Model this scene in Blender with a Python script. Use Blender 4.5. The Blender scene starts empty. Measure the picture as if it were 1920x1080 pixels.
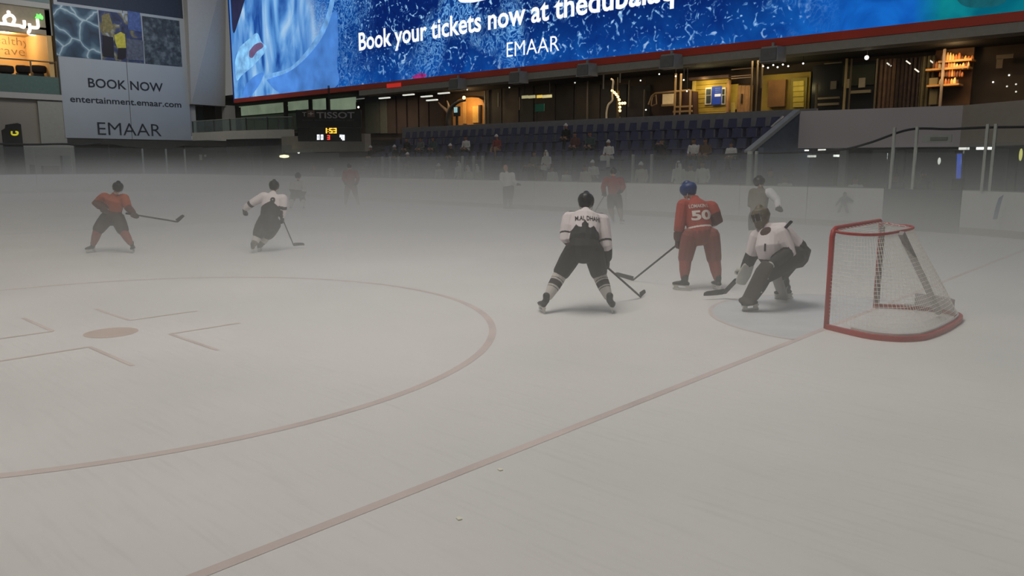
import bpy, bmesh, math, random
import numpy as np
from mathutils import Vector, Matrix
from mathutils.bvhtree import BVHTree
random.seed(11)
scene = bpy.context.scene
COL = scene.collection
V = Vector

# ------------------------------------------------------------------ camera
F, YH, H = 1461.0, 305.0, 2.03            # focal length in px of a 1920 wide frame, horizon row, eye height
PIT = math.atan((540 - YH) / F)
HEAD = math.radians(42.92)
cd = bpy.data.cameras.new('camera'); cam = bpy.data.objects.new('camera', cd); COL.objects.link(cam)
cd.sensor_width = 36; cd.lens = F / 1920 * 36; cd.clip_start = 0.05; cd.clip_end = 500
cam.location = (0, 0, H); cam.rotation_euler = (math.pi / 2 - PIT, 0, HEAD)
scene.camera = cam

# ------------------------------------------------------------------ light and exposure
vs = scene.view_settings
scene.display_settings.display_device = 'sRGB'
vs.view_transform = 'Standard'; vs.look = 'None'; vs.gamma = 1.0; vs.use_curve_mapping = False
vs.exposure = 0.0
world = bpy.data.worlds.new('hall_ambient'); scene.world = world; world.use_nodes = True
bg = world.node_tree.nodes['Background']
bg.inputs[0].default_value = (0.98, 1.0, 0.95, 1); bg.inputs[1].default_value = 0.135
def area(name, loc, sx, sy, power, col, rot=(0, 0, 0)):
    l = bpy.data.lights.new(name, 'AREA'); l.shape = 'RECTANGLE'; l.size = sx; l.size_y = sy
    l.energy = power; l.color = col
    o = bpy.data.objects.new(name, l); COL.objects.link(o); o.location = loc; o.rotation_euler = rot
    return o
# the rows of hall lamps under the roof, high above the ice and out of the picture
area('hall_light', (-8, 6, 15), 7, 9, 1300, (1.0, 0.935, 0.85))
area('hall_light', (-22, 8, 15), 9, 11, 90, (1.0, 0.92, 0.78))
area('hall_light', (-42, 10, 15), 12, 13, 60, (1.0, 0.90, 0.70))
area('end_wall_fill', (-53, 21, 14), 3, 14, 500, (1.0, 1.0, 0.98), (0, math.radians(60), 0))   # unseen fill light added to brighten the end wall
scene.cycles.transparent_max_bounces = 24
scene.cycles.max_bounces = 4
scene.cycles.volume_bounces = 1
scene.cycles.sample_clamp_indirect = 4.0

# ------------------------------------------------------------------ helpers: sight lines from the survey of the photograph
CAMP = V((0, 0, H))
def ray(x, y):
    u0 = 540 - y; r = x - 960
    u = u0 * math.cos(PIT) - F * math.sin(PIT); fw = F * math.cos(PIT) + u0 * math.sin(PIT)
    return V((r * math.cos(HEAD) - fw * math.sin(HEAD), r * math.sin(HEAD) + fw * math.cos(HEAD), u)) / F
def PY(x, y, Y): r = ray(x, y); return CAMP + r * (Y / r.y)
def PX(x, y, X): r = ray(x, y); return CAMP + r * (X / r.x)
def PZ(x, y, Z=0.0): r = ray(x, y); return CAMP + r * ((Z - H) / r.z)
def PD(x, y, d): return CAMP + ray(x, y) * d           # at depth d along the view axis

# ------------------------------------------------------------------ helpers: materials
def lin(c):
    return tuple(((v / 255) / 12.92 if v / 255 <= 0.04045 else ((v / 255 + 0.055) / 1.055) ** 2.4) for v in c)
MATS = {}
def mat(name, col, rough=0.6, metal=0.0, var=0.08, scale=5.0, bump=0.0, emit=0.0, spec=0.3):
    """procedural principled material, col in sRGB 0-255"""
    if name in MATS: return MATS[name]
    m = bpy.data.materials.new(name); m.use_nodes = True; nt = m.node_tree; N = nt.nodes; L = nt.links
    b = N['Principled BSDF']; c = lin(col)
    tc = N.new('ShaderNodeTexCoord'); no = N.new('ShaderNodeTexNoise'); no.inputs['Scale'].default_value = scale
    no.inputs['Detail'].default_value = 4
    L.new(tc.outputs['Object'], no.inputs['Vector'])
    rp = N.new('ShaderNodeValToRGB'); L.new(no.outputs['Fac'], rp.inputs[0])
    rp.color_ramp.elements[0].position = 0.3; rp.color_ramp.elements[1].position = 0.7
    rp.color_ramp.elements[0].color = (*[v * (1 - var) for v in c], 1)
    rp.color_ramp.elements[1].color = (*[min(1, v * (1 + var)) for v in c], 1)
    L.new(rp.outputs[0], b.inputs['Base Color'])
    b.inputs['Roughness'].default_value = rough; b.inputs['Metallic'].default_value = metal
    b.inputs['Specular IOR Level'].default_value = spec
    if bump:
        bp = N.new('ShaderNodeBump'); bp.inputs['Strength'].default_value = bump; bp.inputs['Distance'].default_value = 0.02
        n2 = N.new('ShaderNodeTexNoise'); n2.inputs['Scale'].default_value = scale * 4
        L.new(tc.outputs['Object'], n2.inputs['Vector']); L.new(n2.outputs['Fac'], bp.inputs['Height'])
        L.new(bp.outputs[0], b.inputs['Normal'])
    if emit:
        L.new(rp.outputs[0], b.inputs['Emission Color']); b.inputs['Emission Strength'].default_value = emit
    MATS[name] = m
    return m
def glass_mat(name, tint, haze=0.04, gloss=0.05):
    m = bpy.data.materials.new(name); m.use_nodes = True; nt = m.node_tree; N = nt.nodes; L = nt.links
    N.remove(N['Principled BSDF']); out = N['Material Output']
    tr = N.new('ShaderNodeBsdfTransparent'); tr.inputs[0].default_value = (*tint, 1)
    gl = N.new('ShaderNodeBsdfGlossy'); gl.inputs['Roughness'].default_value = 0.08
    df = N.new('ShaderNodeBsdfDiffuse'); df.inputs[0].default_value = (0.7, 0.75, 0.75, 1)
    fr = N.new('ShaderNodeLayerWeight'); fr.inputs[0].default_value = 0.25
    mu = N.new('ShaderNodeMath'); mu.operation = 'MULTIPLY'; mu.inputs[1].default_value = gloss * 6
    L.new(fr.outputs['Fresnel'], mu.inputs[0])
    a = N.new('ShaderNodeMixShader'); L.new(mu.outputs[0], a.inputs[0]); L.new(tr.outputs[0], a.inputs[1]); L.new(gl.outputs[0], a.inputs[2])
    c = N.new('ShaderNodeMixShader'); c.inputs[0].default_value = haze
    L.new(a.outputs[0], c.inputs[1]); L.new(df.outputs[0], c.inputs[2]); L.new(c.outputs[0], out.inputs['Surface'])
    return m

# ------------------------------------------------------------------ helpers: meshes
class MB:
    def __init__(s): s.v = []; s.f = []; s.m = []; s.cur = 0
    def add(s, vs, fs):
        o = len(s.v); s.v += [tuple(p) for p in vs]; s.f += [tuple(i + o for i in f) for f in fs]; s.m += [s.cur] * len(fs)
        return s
    def hexa(s, p):
        return s.add(p, [(0, 3, 2, 1), (4, 5, 6, 7), (0, 1, 5, 4), (1, 2, 6, 5), (2, 3, 7, 6), (3, 0, 4, 7)])
    def box(s, x0, x1, y0, y1, z0, z1):
        return s.hexa([(x0, y0, z0), (x1, y0, z0), (x1, y1, z0), (x0, y1, z0), (x0, y0, z1), (x1, y0, z1), (x1, y1, z1), (x0, y1, z1)])
    def obox(s, c, ax, ay, az):
        """box by centre and three half-extent vectors"""
        c, ax, ay, az = V(c), V(ax), V(ay), V(az)
        return s.hexa([c - ax - ay - az, c + ax - ay - az, c + ax + ay - az, c - ax + ay - az,
                       c - ax - ay + az, c + ax - ay + az, c + ax + ay + az, c - ax + ay + az])
    def bar(s, p0, p1, w, t, side=None):
        p0, p1 = V(p0), V(p1); d = p1 - p0
        a = (V(side) if side else d.cross(V((0, 0, 1))) if abs(d.normalized().z) < 0.95 else V((1, 0, 0)))
        a = (a - d.normalized() * a.dot(d.normalized())).normalized(); b = d.normalized().cross(a)
        return s.obox((p0 + p1) / 2, d / 2, a * w / 2, b * t / 2)
    def tube(s, pts, r, n=8, closed=False):
        pts = [V(p) for p in pts]; k = len(pts); rs = r if isinstance(r, (list, tuple)) else [r] * k
        rings = []; prev = None
        for i, p in enumerate(pts):
            if closed: d = pts[(i + 1) % k] - pts[i - 1]
            else: d = pts[min(i + 1, k - 1)] - pts[max(i - 1, 0)]
            d.normalize()
            if prev is None: a = d.orthogonal().normalized()
            else: a = (prev - d * prev.dot(d)).normalized()
            prev = a; b = d.cross(a)
            rings.append([p + (a * math.cos(2 * math.pi * j / n) + b * math.sin(2 * math.pi * j / n)) * rs[i] for j in range(n)])
        vs = [q for rg in rings for q in rg]; fs = []
        for i in range(k if closed else k - 1):
            i2 = (i + 1) % k
            for j in range(n):
                fs.append((i * n + j, i * n + (j + 1) % n, i2 * n + (j + 1) % n, i2 * n + j))
        if not closed: fs += [tuple(reversed(range(n))), tuple((k - 1) * n + j for j in range(n))]
        return s.add(vs, fs)
    def prism(s, poly, off):
        """poly: list of 3D points, off: extrusion vector"""
        n = len(poly); off = V(off); a = [V(p) for p in poly]; b = [p + off for p in a]
        fs = [tuple(reversed(range(n))), tuple(range(n, 2 * n))] + [(i, (i + 1) % n, n + (i + 1) % n, n + i) for i in range(n)]
        return s.add(a + b, fs)
    def ball(s, c, r, n=10, m=7):
        c = V(c); r = r if isinstance(r, (list, tuple)) else (r, r, r)
        vs = [c + V((0, 0, -r[2]))]
        for i in range(1, m):
            t = math.pi * i / m
            for j in range(n):
                u = 2 * math.pi * j / n
                vs.append(c + V((r[0] * math.sin(t) * math.cos(u), r[1] * math.sin(t) * math.sin(u), -r[2] * math.cos(t))))
        vs.append(c + V((0, 0, r[2]))); fs = []
        for j in range(n):
            fs.append((0, 1 + (j + 1) % n, 1 + j)); fs.append((len(vs) - 1, 1 + (m - 2) * n + j, 1 + (m - 2) * n + (j + 1) % n))
        for i in range(m - 2):
            for j in range(n):
                fs.append((1 + i * n + j, 1 + i * n + (j + 1) % n, 1 + (i + 1) * n + (j + 1) % n, 1 + (i + 1) * n + j))
        return s.add(vs, fs)
    def loft(s, pts, rads, side, n=14):
        """closed body through elliptical rings; rads (a along side, b across); rounded ends"""
        pts = [V(p) for p in pts]; k = len(pts); vs = []; fs = []
        R = []
        for i, p in enumerate(pts):
            d = (pts[min(i + 1, k - 1)] - pts[max(i - 1, 0)]).normalized()
            a = V(side); a = (a - d * a.dot(d))
            a = a.normalized() if a.length > 1e-4 else d.orthogonal().normalized()
            b = d.cross(a); rr = rads[i] if isinstance(rads[i], (list, tuple)) else (rads[i], rads[i])
            R.append((p, d, a, b, rr))
        def ring(p, a, b, ra, rb):
            vs.extend(p + a * math.cos(2 * math.pi * j / n) * ra + b * math.sin(2 * math.pi * j / n) * rb for j in range(n))
        p, d, a, b, rr = R[0]; m0 = min(rr) * 0.85
        rows = 0
        for t in (0.92, 0.6): ring(p - d * m0 * t, a, b, rr[0] * math.sqrt(1 - t * t), rr[1] * math.sqrt(1 - t * t)); rows += 1
        for p, d, a, b, rr in R: ring(p, a, b, *rr); rows += 1
        p, d, a, b, rr = R[-1]; m1 = min(rr) * 0.85
        for t in (0.6, 0.92): ring(p + d * m1 * t, a, b, rr[0] * math.sqrt(1 - t * t), rr[1] * math.sqrt(1 - t * t)); rows += 1
        for i in range(rows - 1):
            for j in range(n):
                fs.append((i * n + j, i * n + (j + 1) % n, (i + 1) * n + (j + 1) % n, (i + 1) * n + j))
        fs += [tuple(reversed(range(n))), tuple((rows - 1) * n + j for j in range(n))]
        return s.add(vs, fs)
    def mesh(s, name):
        me = bpy.data.meshes.new(name); me.from_pydata(s.v, [], s.f); me.update()
        return me
    def obj(s, name, m, parent=None, smooth=False, base=None):
        me = s.mesh(name)
        ms = m if isinstance(m, (list, tuple)) else [m]
        for x in ms: me.materials.append(x)
        if len(ms) > 1: me.polygons.foreach_set('material_index', s.m)
        return link(name, me, parent, smooth)
def link(name, me, parent=None, smooth=False):
    if smooth: me.polygons.foreach_set('use_smooth', [True] * len(me.polygons))
    o = bpy.data.objects.new(name, me); COL.objects.link(o); LAST[0] = o.name
    if parent: child(o, parent)
    return o
ROOTLOC = {}; LAST = ['']
def child(o, parent):
    o.parent = parent
    off = ROOTLOC.get(parent.name, V((0, 0, 0))) if parent.type == 'EMPTY' else V((0, 0, 0))
    o.matrix_parent_inverse = Matrix.Translation(-off)
def thing(name, label, cat, loc=(0, 0, 0), group=None, kind=None):
    o = bpy.data.objects.new(name, None); COL.objects.link(o); o.location = loc; o.empty_display_size = 0.2
    ROOTLOC[o.name] = V(loc)
    return tag(o, label, cat, group, kind)
def tag(o, label=None, cat=None, group=None, kind=None):
    if label: o['label'] = label
    if cat: o['category'] = cat
    if group: o['group'] = group
    if kind: o['kind'] = kind
    return o
def struct(o, label, cat=None):
    return tag(o, label, cat, None, 'structure')

def font_mesh(body, bold=0.0, extrude=0.0):
    cu = bpy.data.curves.new('lettering', 'FONT'); cu.body = body; cu.size = 1; cu.offset = bold; cu.extrude = extrude
    cu.resolution_u = 3
    o = bpy.data.objects.new('lettering', cu); COL.objects.link(o)
    dg = bpy.context.evaluated_depsgraph_get(); me = bpy.data.meshes.new_from_object(o.evaluated_get(dg))
    bpy.data.objects.remove(o); bpy.data.curves.remove(cu)
    return me
def text(name, body, pl, pr, cap, m, parent, up=(0, 0, 1), bold=0.0, lift=0.0, fit=None, thick=0.0):
    """lettering whose baseline runs from pl to pr (world), capitals cap metres high; fit: substring that spans pl-pr"""
    me = font_mesh(body, bold)
    w = np.array([v.co[:] for v in me.vertices])
    x0 = w[:, 0].min(); x1 = w[:, 0].max()
    if fit:
        m2 = font_mesh(fit, bold); x1 = max(v.co.x for v in m2.vertices)
    pl, pr = V(pl), V(pr); e = (pr - pl); sx = e.length / (x1 - x0); e.normalize()
    up = V(up); up = (up - e * up.dot(e)).normalized(); n = e.cross(up)
    for v in me.vertices:
        v.co = pl + e * ((v.co.x - x0) * sx) + up * (v.co.y * cap / 0.729) + n * lift
    if thick:
        bm = bmesh.new(); bm.from_mesh(me)
        r = bmesh.ops.extrude_face_region(bm, geom=bm.faces[:])
        bmesh.ops.translate(bm, verts=[g for g in r['geom'] if isinstance(g, bmesh.types.BMVert)], vec=n * thick)
        bm.to_mesh(me); bm.free()
    me.materials.append(m)
    return letters(name, me, parent)
def letters(name, me, parent):
    """each letter a mesh of its own: islands that overlap along the line of writing belong together (dots, accents)"""
    bm = bmesh.new(); bm.from_mesh(me); bm.verts.ensure_lookup_table(); seen = set(); isl = []
    for v in bm.verts:
        if v.index in seen: continue
        st = [v]; seen.add(v.index); cur = []
        while st:
            a = st.pop(); cur.append(a.index)
            for e in a.link_edges:
                b = e.other_vert(a)
                if b.index not in seen: seen.add(b.index); st.append(b)
        isl.append(cur)
    co = np.array([v.co[:] for v in bm.verts]); d = co.max(0) - co.min(0); ax = 0 if d[0] > d[1] else 1
    sg = sorted((min(co[c][:, ax]), max(co[c][:, ax]), c) for c in isl); grp = []
    for a, b, c in sg:
        if grp and (min(b, grp[-1][1]) - a) > .6 * min(b - a, grp[-1][1] - grp[-1][0]): grp[-1][1] = max(b, grp[-1][1]); grp[-1][2] += c
        else: grp.append([a, b, list(c)])
    o = None
    for a, b, c in grp:
        c = sorted(c); mp = {q: k for k, q in enumerate(c)}
        fs = [[mp[v.index] for v in f.verts] for f in bm.faces if f.verts[0].index in mp]
        m2 = bpy.data.meshes.new('letter'); m2.from_pydata([bm.verts[q].co[:] for q in c], [], fs)
        for q in me.materials: m2.materials.append(q)
        o = link('letter', m2, parent)
    bm.free(); bpy.data.meshes.remove(me)
    return o

# ================================================================== THE SETTING
# ------------------------------------------------------------------ ice
RX0, RX1, RY0, RY1, RR = -59.6, 0.44, -4.5, 25.5, 8.5
def rink_outline(off=0.0, n=14, start=None):
    cs = [(RX1 - RR, RY1 - RR, 0), (RX0 + RR, RY1 - RR, 90), (RX0 + RR, RY0 + RR, 180), (RX1 - RR, RY0 + RR, 270)]
    pts = []
    for cx, cy, a in cs:
        for i in range(n + 1):
            t = math.radians(a + 90 * i / n); pts.append((cx + (RR + off) * math.cos(t), cy + (RR + off) * math.sin(t)))
    return pts
def ice_material():
    m = bpy.data.materials.new('ice'); m.use_nodes = True; nt = m.node_tree; N = nt.nodes; L = nt.links
    b = N['Principled BSDF']; tc = N.new('ShaderNodeTexCoord')
    n1 = N.new('ShaderNodeTexNoise'); n1.inputs['Scale'].default_value = 0.35; n1.inputs['Detail'].default_value = 5
    L.new(tc.outputs['Object'], n1.inputs['Vector'])
    r1 = N.new('ShaderNodeValToRGB'); L.new(n1.outputs['Fac'], r1.inputs[0])
    r1.color_ramp.elements[0].position = 0.35; r1.color_ramp.elements[1].position = 0.65
    r1.color_ramp.elements[0].color = (0.74, 0.735, 0.72, 1); r1.color_ramp.elements[1].color = (0.82, 0.80, 0.785, 1)
    mp = N.new('ShaderNodeMapping'); mp.inputs['Scale'].default_value = (0.6, 9, 1); mp.inputs['Rotation'].default_value = (0, 0, 0.5)
    n2 = N.new('ShaderNodeTexNoise'); n2.inputs['Scale'].default_value = 2.5; n2.inputs['Detail'].default_value = 8
    L.new(tc.outputs['Object'], mp.inputs[0]); L.new(mp.outputs[0], n2.inputs['Vector'])
    r2 = N.new('ShaderNodeValToRGB'); L.new(n2.outputs['Fac'], r2.inputs[0])
    r2.color_ramp.elements[0].position = 0.30; r2.color_ramp.elements[1].position = 0.5
    r2.color_ramp.elements[0].color = (0.95, 0.95, 0.95, 1); r2.color_ramp.elements[1].color = (1, 1, 1, 1)
    mx = N.new('ShaderNodeMix'); mx.data_type = 'RGBA'; mx.blend_type = 'MULTIPLY'; mx.inputs[0].default_value = 1
    L.new(r1.outputs[0], mx.inputs[6]); L.new(r2.outputs[0], mx.inputs[7]); L.new(mx.outputs[2], b.inputs['Base Color'])
    b.inputs['Roughness'].default_value = 0.5; b.inputs['Specular IOR Level'].default_value = 0.18
    return m
ice = MB().prism([(x, y, -0.04) for x, y in rink_outline()], (0, 0, 0.04)).obj('floor', ice_material())
struct(ice, 'pale scuffed ice surface of the rink', 'ice rink')
paint_red = mat('ice_paint_red', (216, 201, 197), 0.5, var=0.10, scale=1.5)
paint_spot = mat('ice_paint_spot', (208, 186, 176), 0.5, var=0.12, scale=2)
paint_blue = mat('ice_paint_blue', (214, 217, 220), 0.5, var=0.06, scale=2)
GX, GY = -3.6, 10.52
def flat_ring(cx, cy, r0, r1, a0, a1, n, z=0.002):
    mb = MB(); vs = []; fs = []
    for i in range(n + 1):
        t = math.radians(a0 + (a1 - a0) * i / n)
        vs += [(cx + r0 * math.cos(t), cy + r0 * math.sin(t), z), (cx + r1 * math.cos(t), cy + r1 * math.sin(t), z)]
    for i in range(n): fs.append((2 * i, 2 * i + 1, 2 * i + 3, 2 * i + 2))
    return mb.add(vs, fs)
MB().add([(GX - 0.04, -3.0, 0.002), (GX + 0.04, -3.0, 0.002), (GX + 0.04, 24.4, 0.002), (GX - 0.04, 24.4, 0.002)], [(0, 1, 2, 3)]).obj('goal_line', paint_red, ice)
SPX, SPY = -9.83, 3.45
flat_ring(SPX, SPY, 4.57, 4.66, 0, 360, 120).obj('faceoff_circle', paint_red, ice)
flat_ring(SPX, SPY, 0.0, 0.30, 0, 360, 32).obj('faceoff_spot', paint_spot, ice)
for sx in (-1, 1):
    for sy in (-1, 1):
        mk = MB(); x, y = SPX + sx * 0.6, SPY + sy * 0.45
        mk.add([(x, y - .025, .0025), (x + sx * 1.2, y - .025, .0025), (x + sx * 1.2, y + .025, .0025), (x, y + .025, .0025)], [(0, 1, 2, 3)])
        mk.add([(x - .025, y, .003), (x + .025, y, .003), (x + .025, y + sy * .9, .003), (x - .025, y + sy * .9, .003)], [(0, 1, 2, 3)])
        mk.obj('faceoff_mark', paint_red, ice)
flat_ring(GX - 0.03, GY, 0.0, 1.78, 90, 270, 40, 0.0015).obj('goal_crease', paint_blue, ice)
flat_ring(GX - 0.03, GY, 1.78, 1.84, 90, 270, 40, 0.002).obj('crease_line', mat('ice_paint_faint', (218, 208, 206), .5), ice)
MB().add([(-26.0, -4.3, 0.002), (-25.7, -4.3, 0.002), (-25.7, 25.3, 0.002), (-26.0, 25.3, 0.002)], [(0, 1, 2, 3)]).obj('blue_line', paint_blue, ice)

conc = mat('concourse_rubber', (58, 58, 60), 0.8)
struct(MB().box(-75, 14, -10, 45, -0.30, -0.06).obj('floor_concourse', conc), 'dark rubber concourse floor around the ice', 'floor')

# ------------------------------------------------------------------ dasher boards and glass
board_white = mat('board_white', (200, 202, 198), 0.45, var=0.05, scale=2)
board_gate = mat('board_gate', (74, 80, 84), 0.5)
kick_grey = mat('kick_plate_yellow', (150, 146, 120), 0.5)
cap_grey = mat('board_cap_grey', (120, 124, 126), 0.4)
rink_glass = glass_mat('rink_glass', (0.86, 0.88, 0.88), 0.035, 0.05)
post_white = mat('stanchion_white', (168, 170, 164), 0.35)
BT = 1.24
path = []
for i in range(5): path.append((RX1 + 0.0, 5 + 12 * i / 5))
for i in range(6): t = math.radians(90 * i / 6); path.append((RX1 - RR + RR * math.cos(t), RY1 - RR + RR * math.sin(t)))
nx = 18
for i in range(nx): path.append((RX1 - RR - (RX1 - RX0 - 2 * RR) * i / nx, RY1))
for i in range(6): t = math.radians(90 + 90 * i / 6); path.append((RX0 + RR + RR * math.cos(t), RY1 - RR + RR * math.sin(t)))
for i in range(4): path.append((RX0, 17 - 9 * i / 3))
NP = len(path) - 1
wall_boards = thing('wall_boards', 'white dasher boards ringing the ice', 'barrier', kind='structure')
wall_glass = thing('wall_glass', 'clear safety glass standing on the dasher boards', 'barrier', kind='structure')
def seg_pts(a, b, i):
    """points of one panel, bulged where it lies on a corner"""
    out = []
    for k in range(5):
        t = k / 4; x = a[0] + (b[0] - a[0]) * t; y = a[1] + (b[1] - a[1]) * t
        for cx, cy, c in ((RX1 - RR, RY1 - RR, 5), (RX0 + RR, RY1 - RR, 5 + 6 + nx)):
            if c <= i < c + 6:
                d = math.hypot(x - cx, y - cy); x, y = cx + (x - cx) * RR / d, cy + (y - cy) * RR / d
        out.append(V((x, y, 0)))
    return out
def ribbon(pts, th, z0, z1):
    mb = MB(); vs = []; n = len(pts)
    for k in range(n):
        d = (pts[min(k + 1, n - 1)] - pts[max(k - 1, 0)]).normalized(); o = V((d.y, -d.x, 0)) * th
        for q in (pts[k], pts[k] + o): vs += [(q.x, q.y, z0), (q.x, q.y, z1)]
    fs = []
    for k in range(n - 1):
        a = 4 * k; b = a + 4
        fs += [(a, a + 1, b + 1, b), (a + 2, b + 2, b + 3, a + 3), (a + 1, a + 3, b + 3, b + 1), (a, b, b + 2, a + 2)]
    fs += [(0, 2, 3, 1), (4 * n - 4, 4 * n - 3, 4 * n - 1, 4 * n - 2)]
    return mb.add(vs, fs)
def glass_top(i):
    """glass is tall round the ends and low along the far side"""
    lo, hi = 2.32, 3.06
    if i < 8: return hi
    if i < 10: return hi + (lo - hi) * (i - 7) / 3
    if i < 5 + 6 + nx - 6: return lo
    return min(hi, lo + (i - 22) * 0.25)
GATES = {10}
for i in range(NP):
    pts = seg_pts(path[i], path[i + 1], i)
    d0 = (pts[1] - pts[0]).normalized() * 0.012; d1 = (pts[-1] - pts[-2]).normalized() * 0.012
    q = [pts[0] + d0] + pts[1:-1] + [pts[-1] - d1]
    bp = ribbon(q, 0.10, 0.0, BT).obj('board_panel', board_gate if i in GATES else board_white, wall_boards)
    if i not in GATES:
        ribbon(q, -0.012, 0.0, 0.20).obj('kick_plate', kick_grey, bp)
        ribbon(q, 0.12, BT, BT + 0.03).obj('top_rail', cap_grey, bp)
    ribbon(q, 0.015, BT + 0.03, glass_top(i)).obj('glass_pane', rink_glass, wall_glass)
def stanchion(px, Y, z0, z1, w=0.07):
    p = PY(px, 300, Y); 
    MB().box(p.x - w / 2, p.x + w / 2, Y - 0.05, Y + 0.05, z0, z1).obj('stanchion', post_white, wall_glass)
for px in (717, 731, 747, 867, 888, 905, 1187, 1222): stanchion(px, 25.62, BT, 2.34)
stanchion(1406, 25.62, 0, 2.42, 0.16); stanchion(1418, 25.62, BT, 2.42, 0.07)
for px, Y in ((1673, 25.45), (1715, 25.4), (1846, 25.0), (1861, 25.0)): stanchion(px, Y, BT, 3.08, 0.07)
for px, yy in ((268, 23.9), (312, 25.0), (347, 25.3)):
    p = PX(px, 300, -58.0)
    MB().box(p.x - .05, p.x + .05, p.y - .05, p.y + .05, BT, 3.02).obj('stanchion', post_white, wall_glass)
# faint skater emblems printed on two of the right boards
em = mat('board_print_grey', (118, 124, 130), 0.5); emb = mat('board_print_blue', (92, 104, 132), 0.5)
def emblem(px, py, Y, m, pts, s):
    c = PY(px, py, Y)
    n = (V((0, 0, c.z)) - c); n.z = 0; n.normalize(); e = V((-n.y, n.x, 0))
    MB().prism([c + e * (x * s) + V((0, 0, z * s)) for x, z in pts], n * 0.01).obj('board_print', m, wall_boards)
skater = [(-.5, -.9), (-.25, -.85), (-.05, -.2), (.25, -.9), (.5, -.9), (.22, -.05), (.3, .25), (.75, .05), (.8, .2), (.3, .55), (.15, .6), (.2, .85), (.02, .98), (-.12, .8), (-.08, .6), (-.35, .4), (-.7, -.2), (-.6, -.3), (-.25, .1), (-.25, -.2)]
emblem(1582, 380, 25.35, em, skater, 0.36)
emblem(1868, 388, 24.45, emb, [(-.15, -1), (.15, -.95), (.3, .3), (.42, 1), (.1, .7), (-.05, 0)], 0.34)

# dark cord that holds the safety net, along the top of the glass
cord = mat('cord_black', (34, 34, 38), 0.7)
def curve_path(ps, n=8):
    out = []
    for i in range(len(ps) - 1):
        a, b = ps[i], ps[i + 1]; p = ps[i - 1] if i else a; q = ps[i + 2] if i + 2 < len(ps) else b
        for k in range(n):
            t = k / n
            out.append(0.5 * ((2 * a) + (b - p) * t + (2 * p - 5 * a + 4 * b - q) * t * t + (3 * a - p - 3 * b + q) * t ** 3))
    return out + [ps[-1]]
ps = [PY(x, y, 25.75) for x, y in ((1330, 292), (1400, 288), (1480, 286), (1570, 282), (1630, 268), (1705, 243), (1780, 242), (1850, 239), (1925, 238), (2050, 236))]
tag(MB().tube(curve_path(ps), 0.035, 6).obj('net_cord', cord, None, True), 'dark sagging cord along the glass below the grey terrace wall', 'cord')
ps = [PX(x, y, -60.5) for x, y in ((-90, 270), (0, 270), (60, 271), (120, 270), (150, 272), (190, 268))]
tag(MB().tube(curve_path(ps), 0.07, 6).obj('net_cord', cord, None, True), 'dark cord strung along the beige end wall above the boards', 'cord')

# ------------------------------------------------------------------ grandstand steps, back parapet
step_m = mat('step_concrete', (84, 86, 92), 0.8)
stand = thing('floor_grandstand', 'dark stepped grandstand behind the far boards', 'grandstand', kind='structure')
SX0, SX1 = -39.0, -12.6
ROWY = [26.75 + 0.82 * i for i in range(7)]; ROWZ = [0.40 + 0.45 * i for i in range(7)]
for i in range(7):
    MB().box(SX0, SX1, ROWY[i] - 0.41, ROWY[i] + 0.41 if i < 6 else 32.6, 0.0 if i == 0 else ROWZ[i - 1] - 0.1, ROWZ[i]).obj('step', step_m, stand)
par_m = mat('parapet_navy', (128, 127, 132), 0.7)
struct(MB().box(SX0 - 1, -13.2, 32.62, 32.80, 2.8, 4.24).obj('wall_parapet', par_m), 'dark navy parapet behind the top row of seats', 'wall')

# dark unseen hall walls, added to block ambient light from the near side
near_m = mat('hall_wall_dark', (70, 68, 66), .85)
struct(MB().box(5.0, 5.3, -10, 22, -.06, 9).obj('wall_near_end', near_m), 'unseen dark hall wall added behind the near end boards to block light', 'wall')
struct(MB().box(-60, 5.0, -10.3, -10, -.06, 9).obj('wall_near_side', near_m), 'unseen dark hall wall added along the near side to block light', 'wall')
struct(MB().box(-66, SX0 + 28, 33.0, 33.25, -.06, 3.3).obj('wall_under_promenade', mat('under_wall', (80, 80, 82), .85)), 'dark wall below the upper promenade', 'wall')

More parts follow.
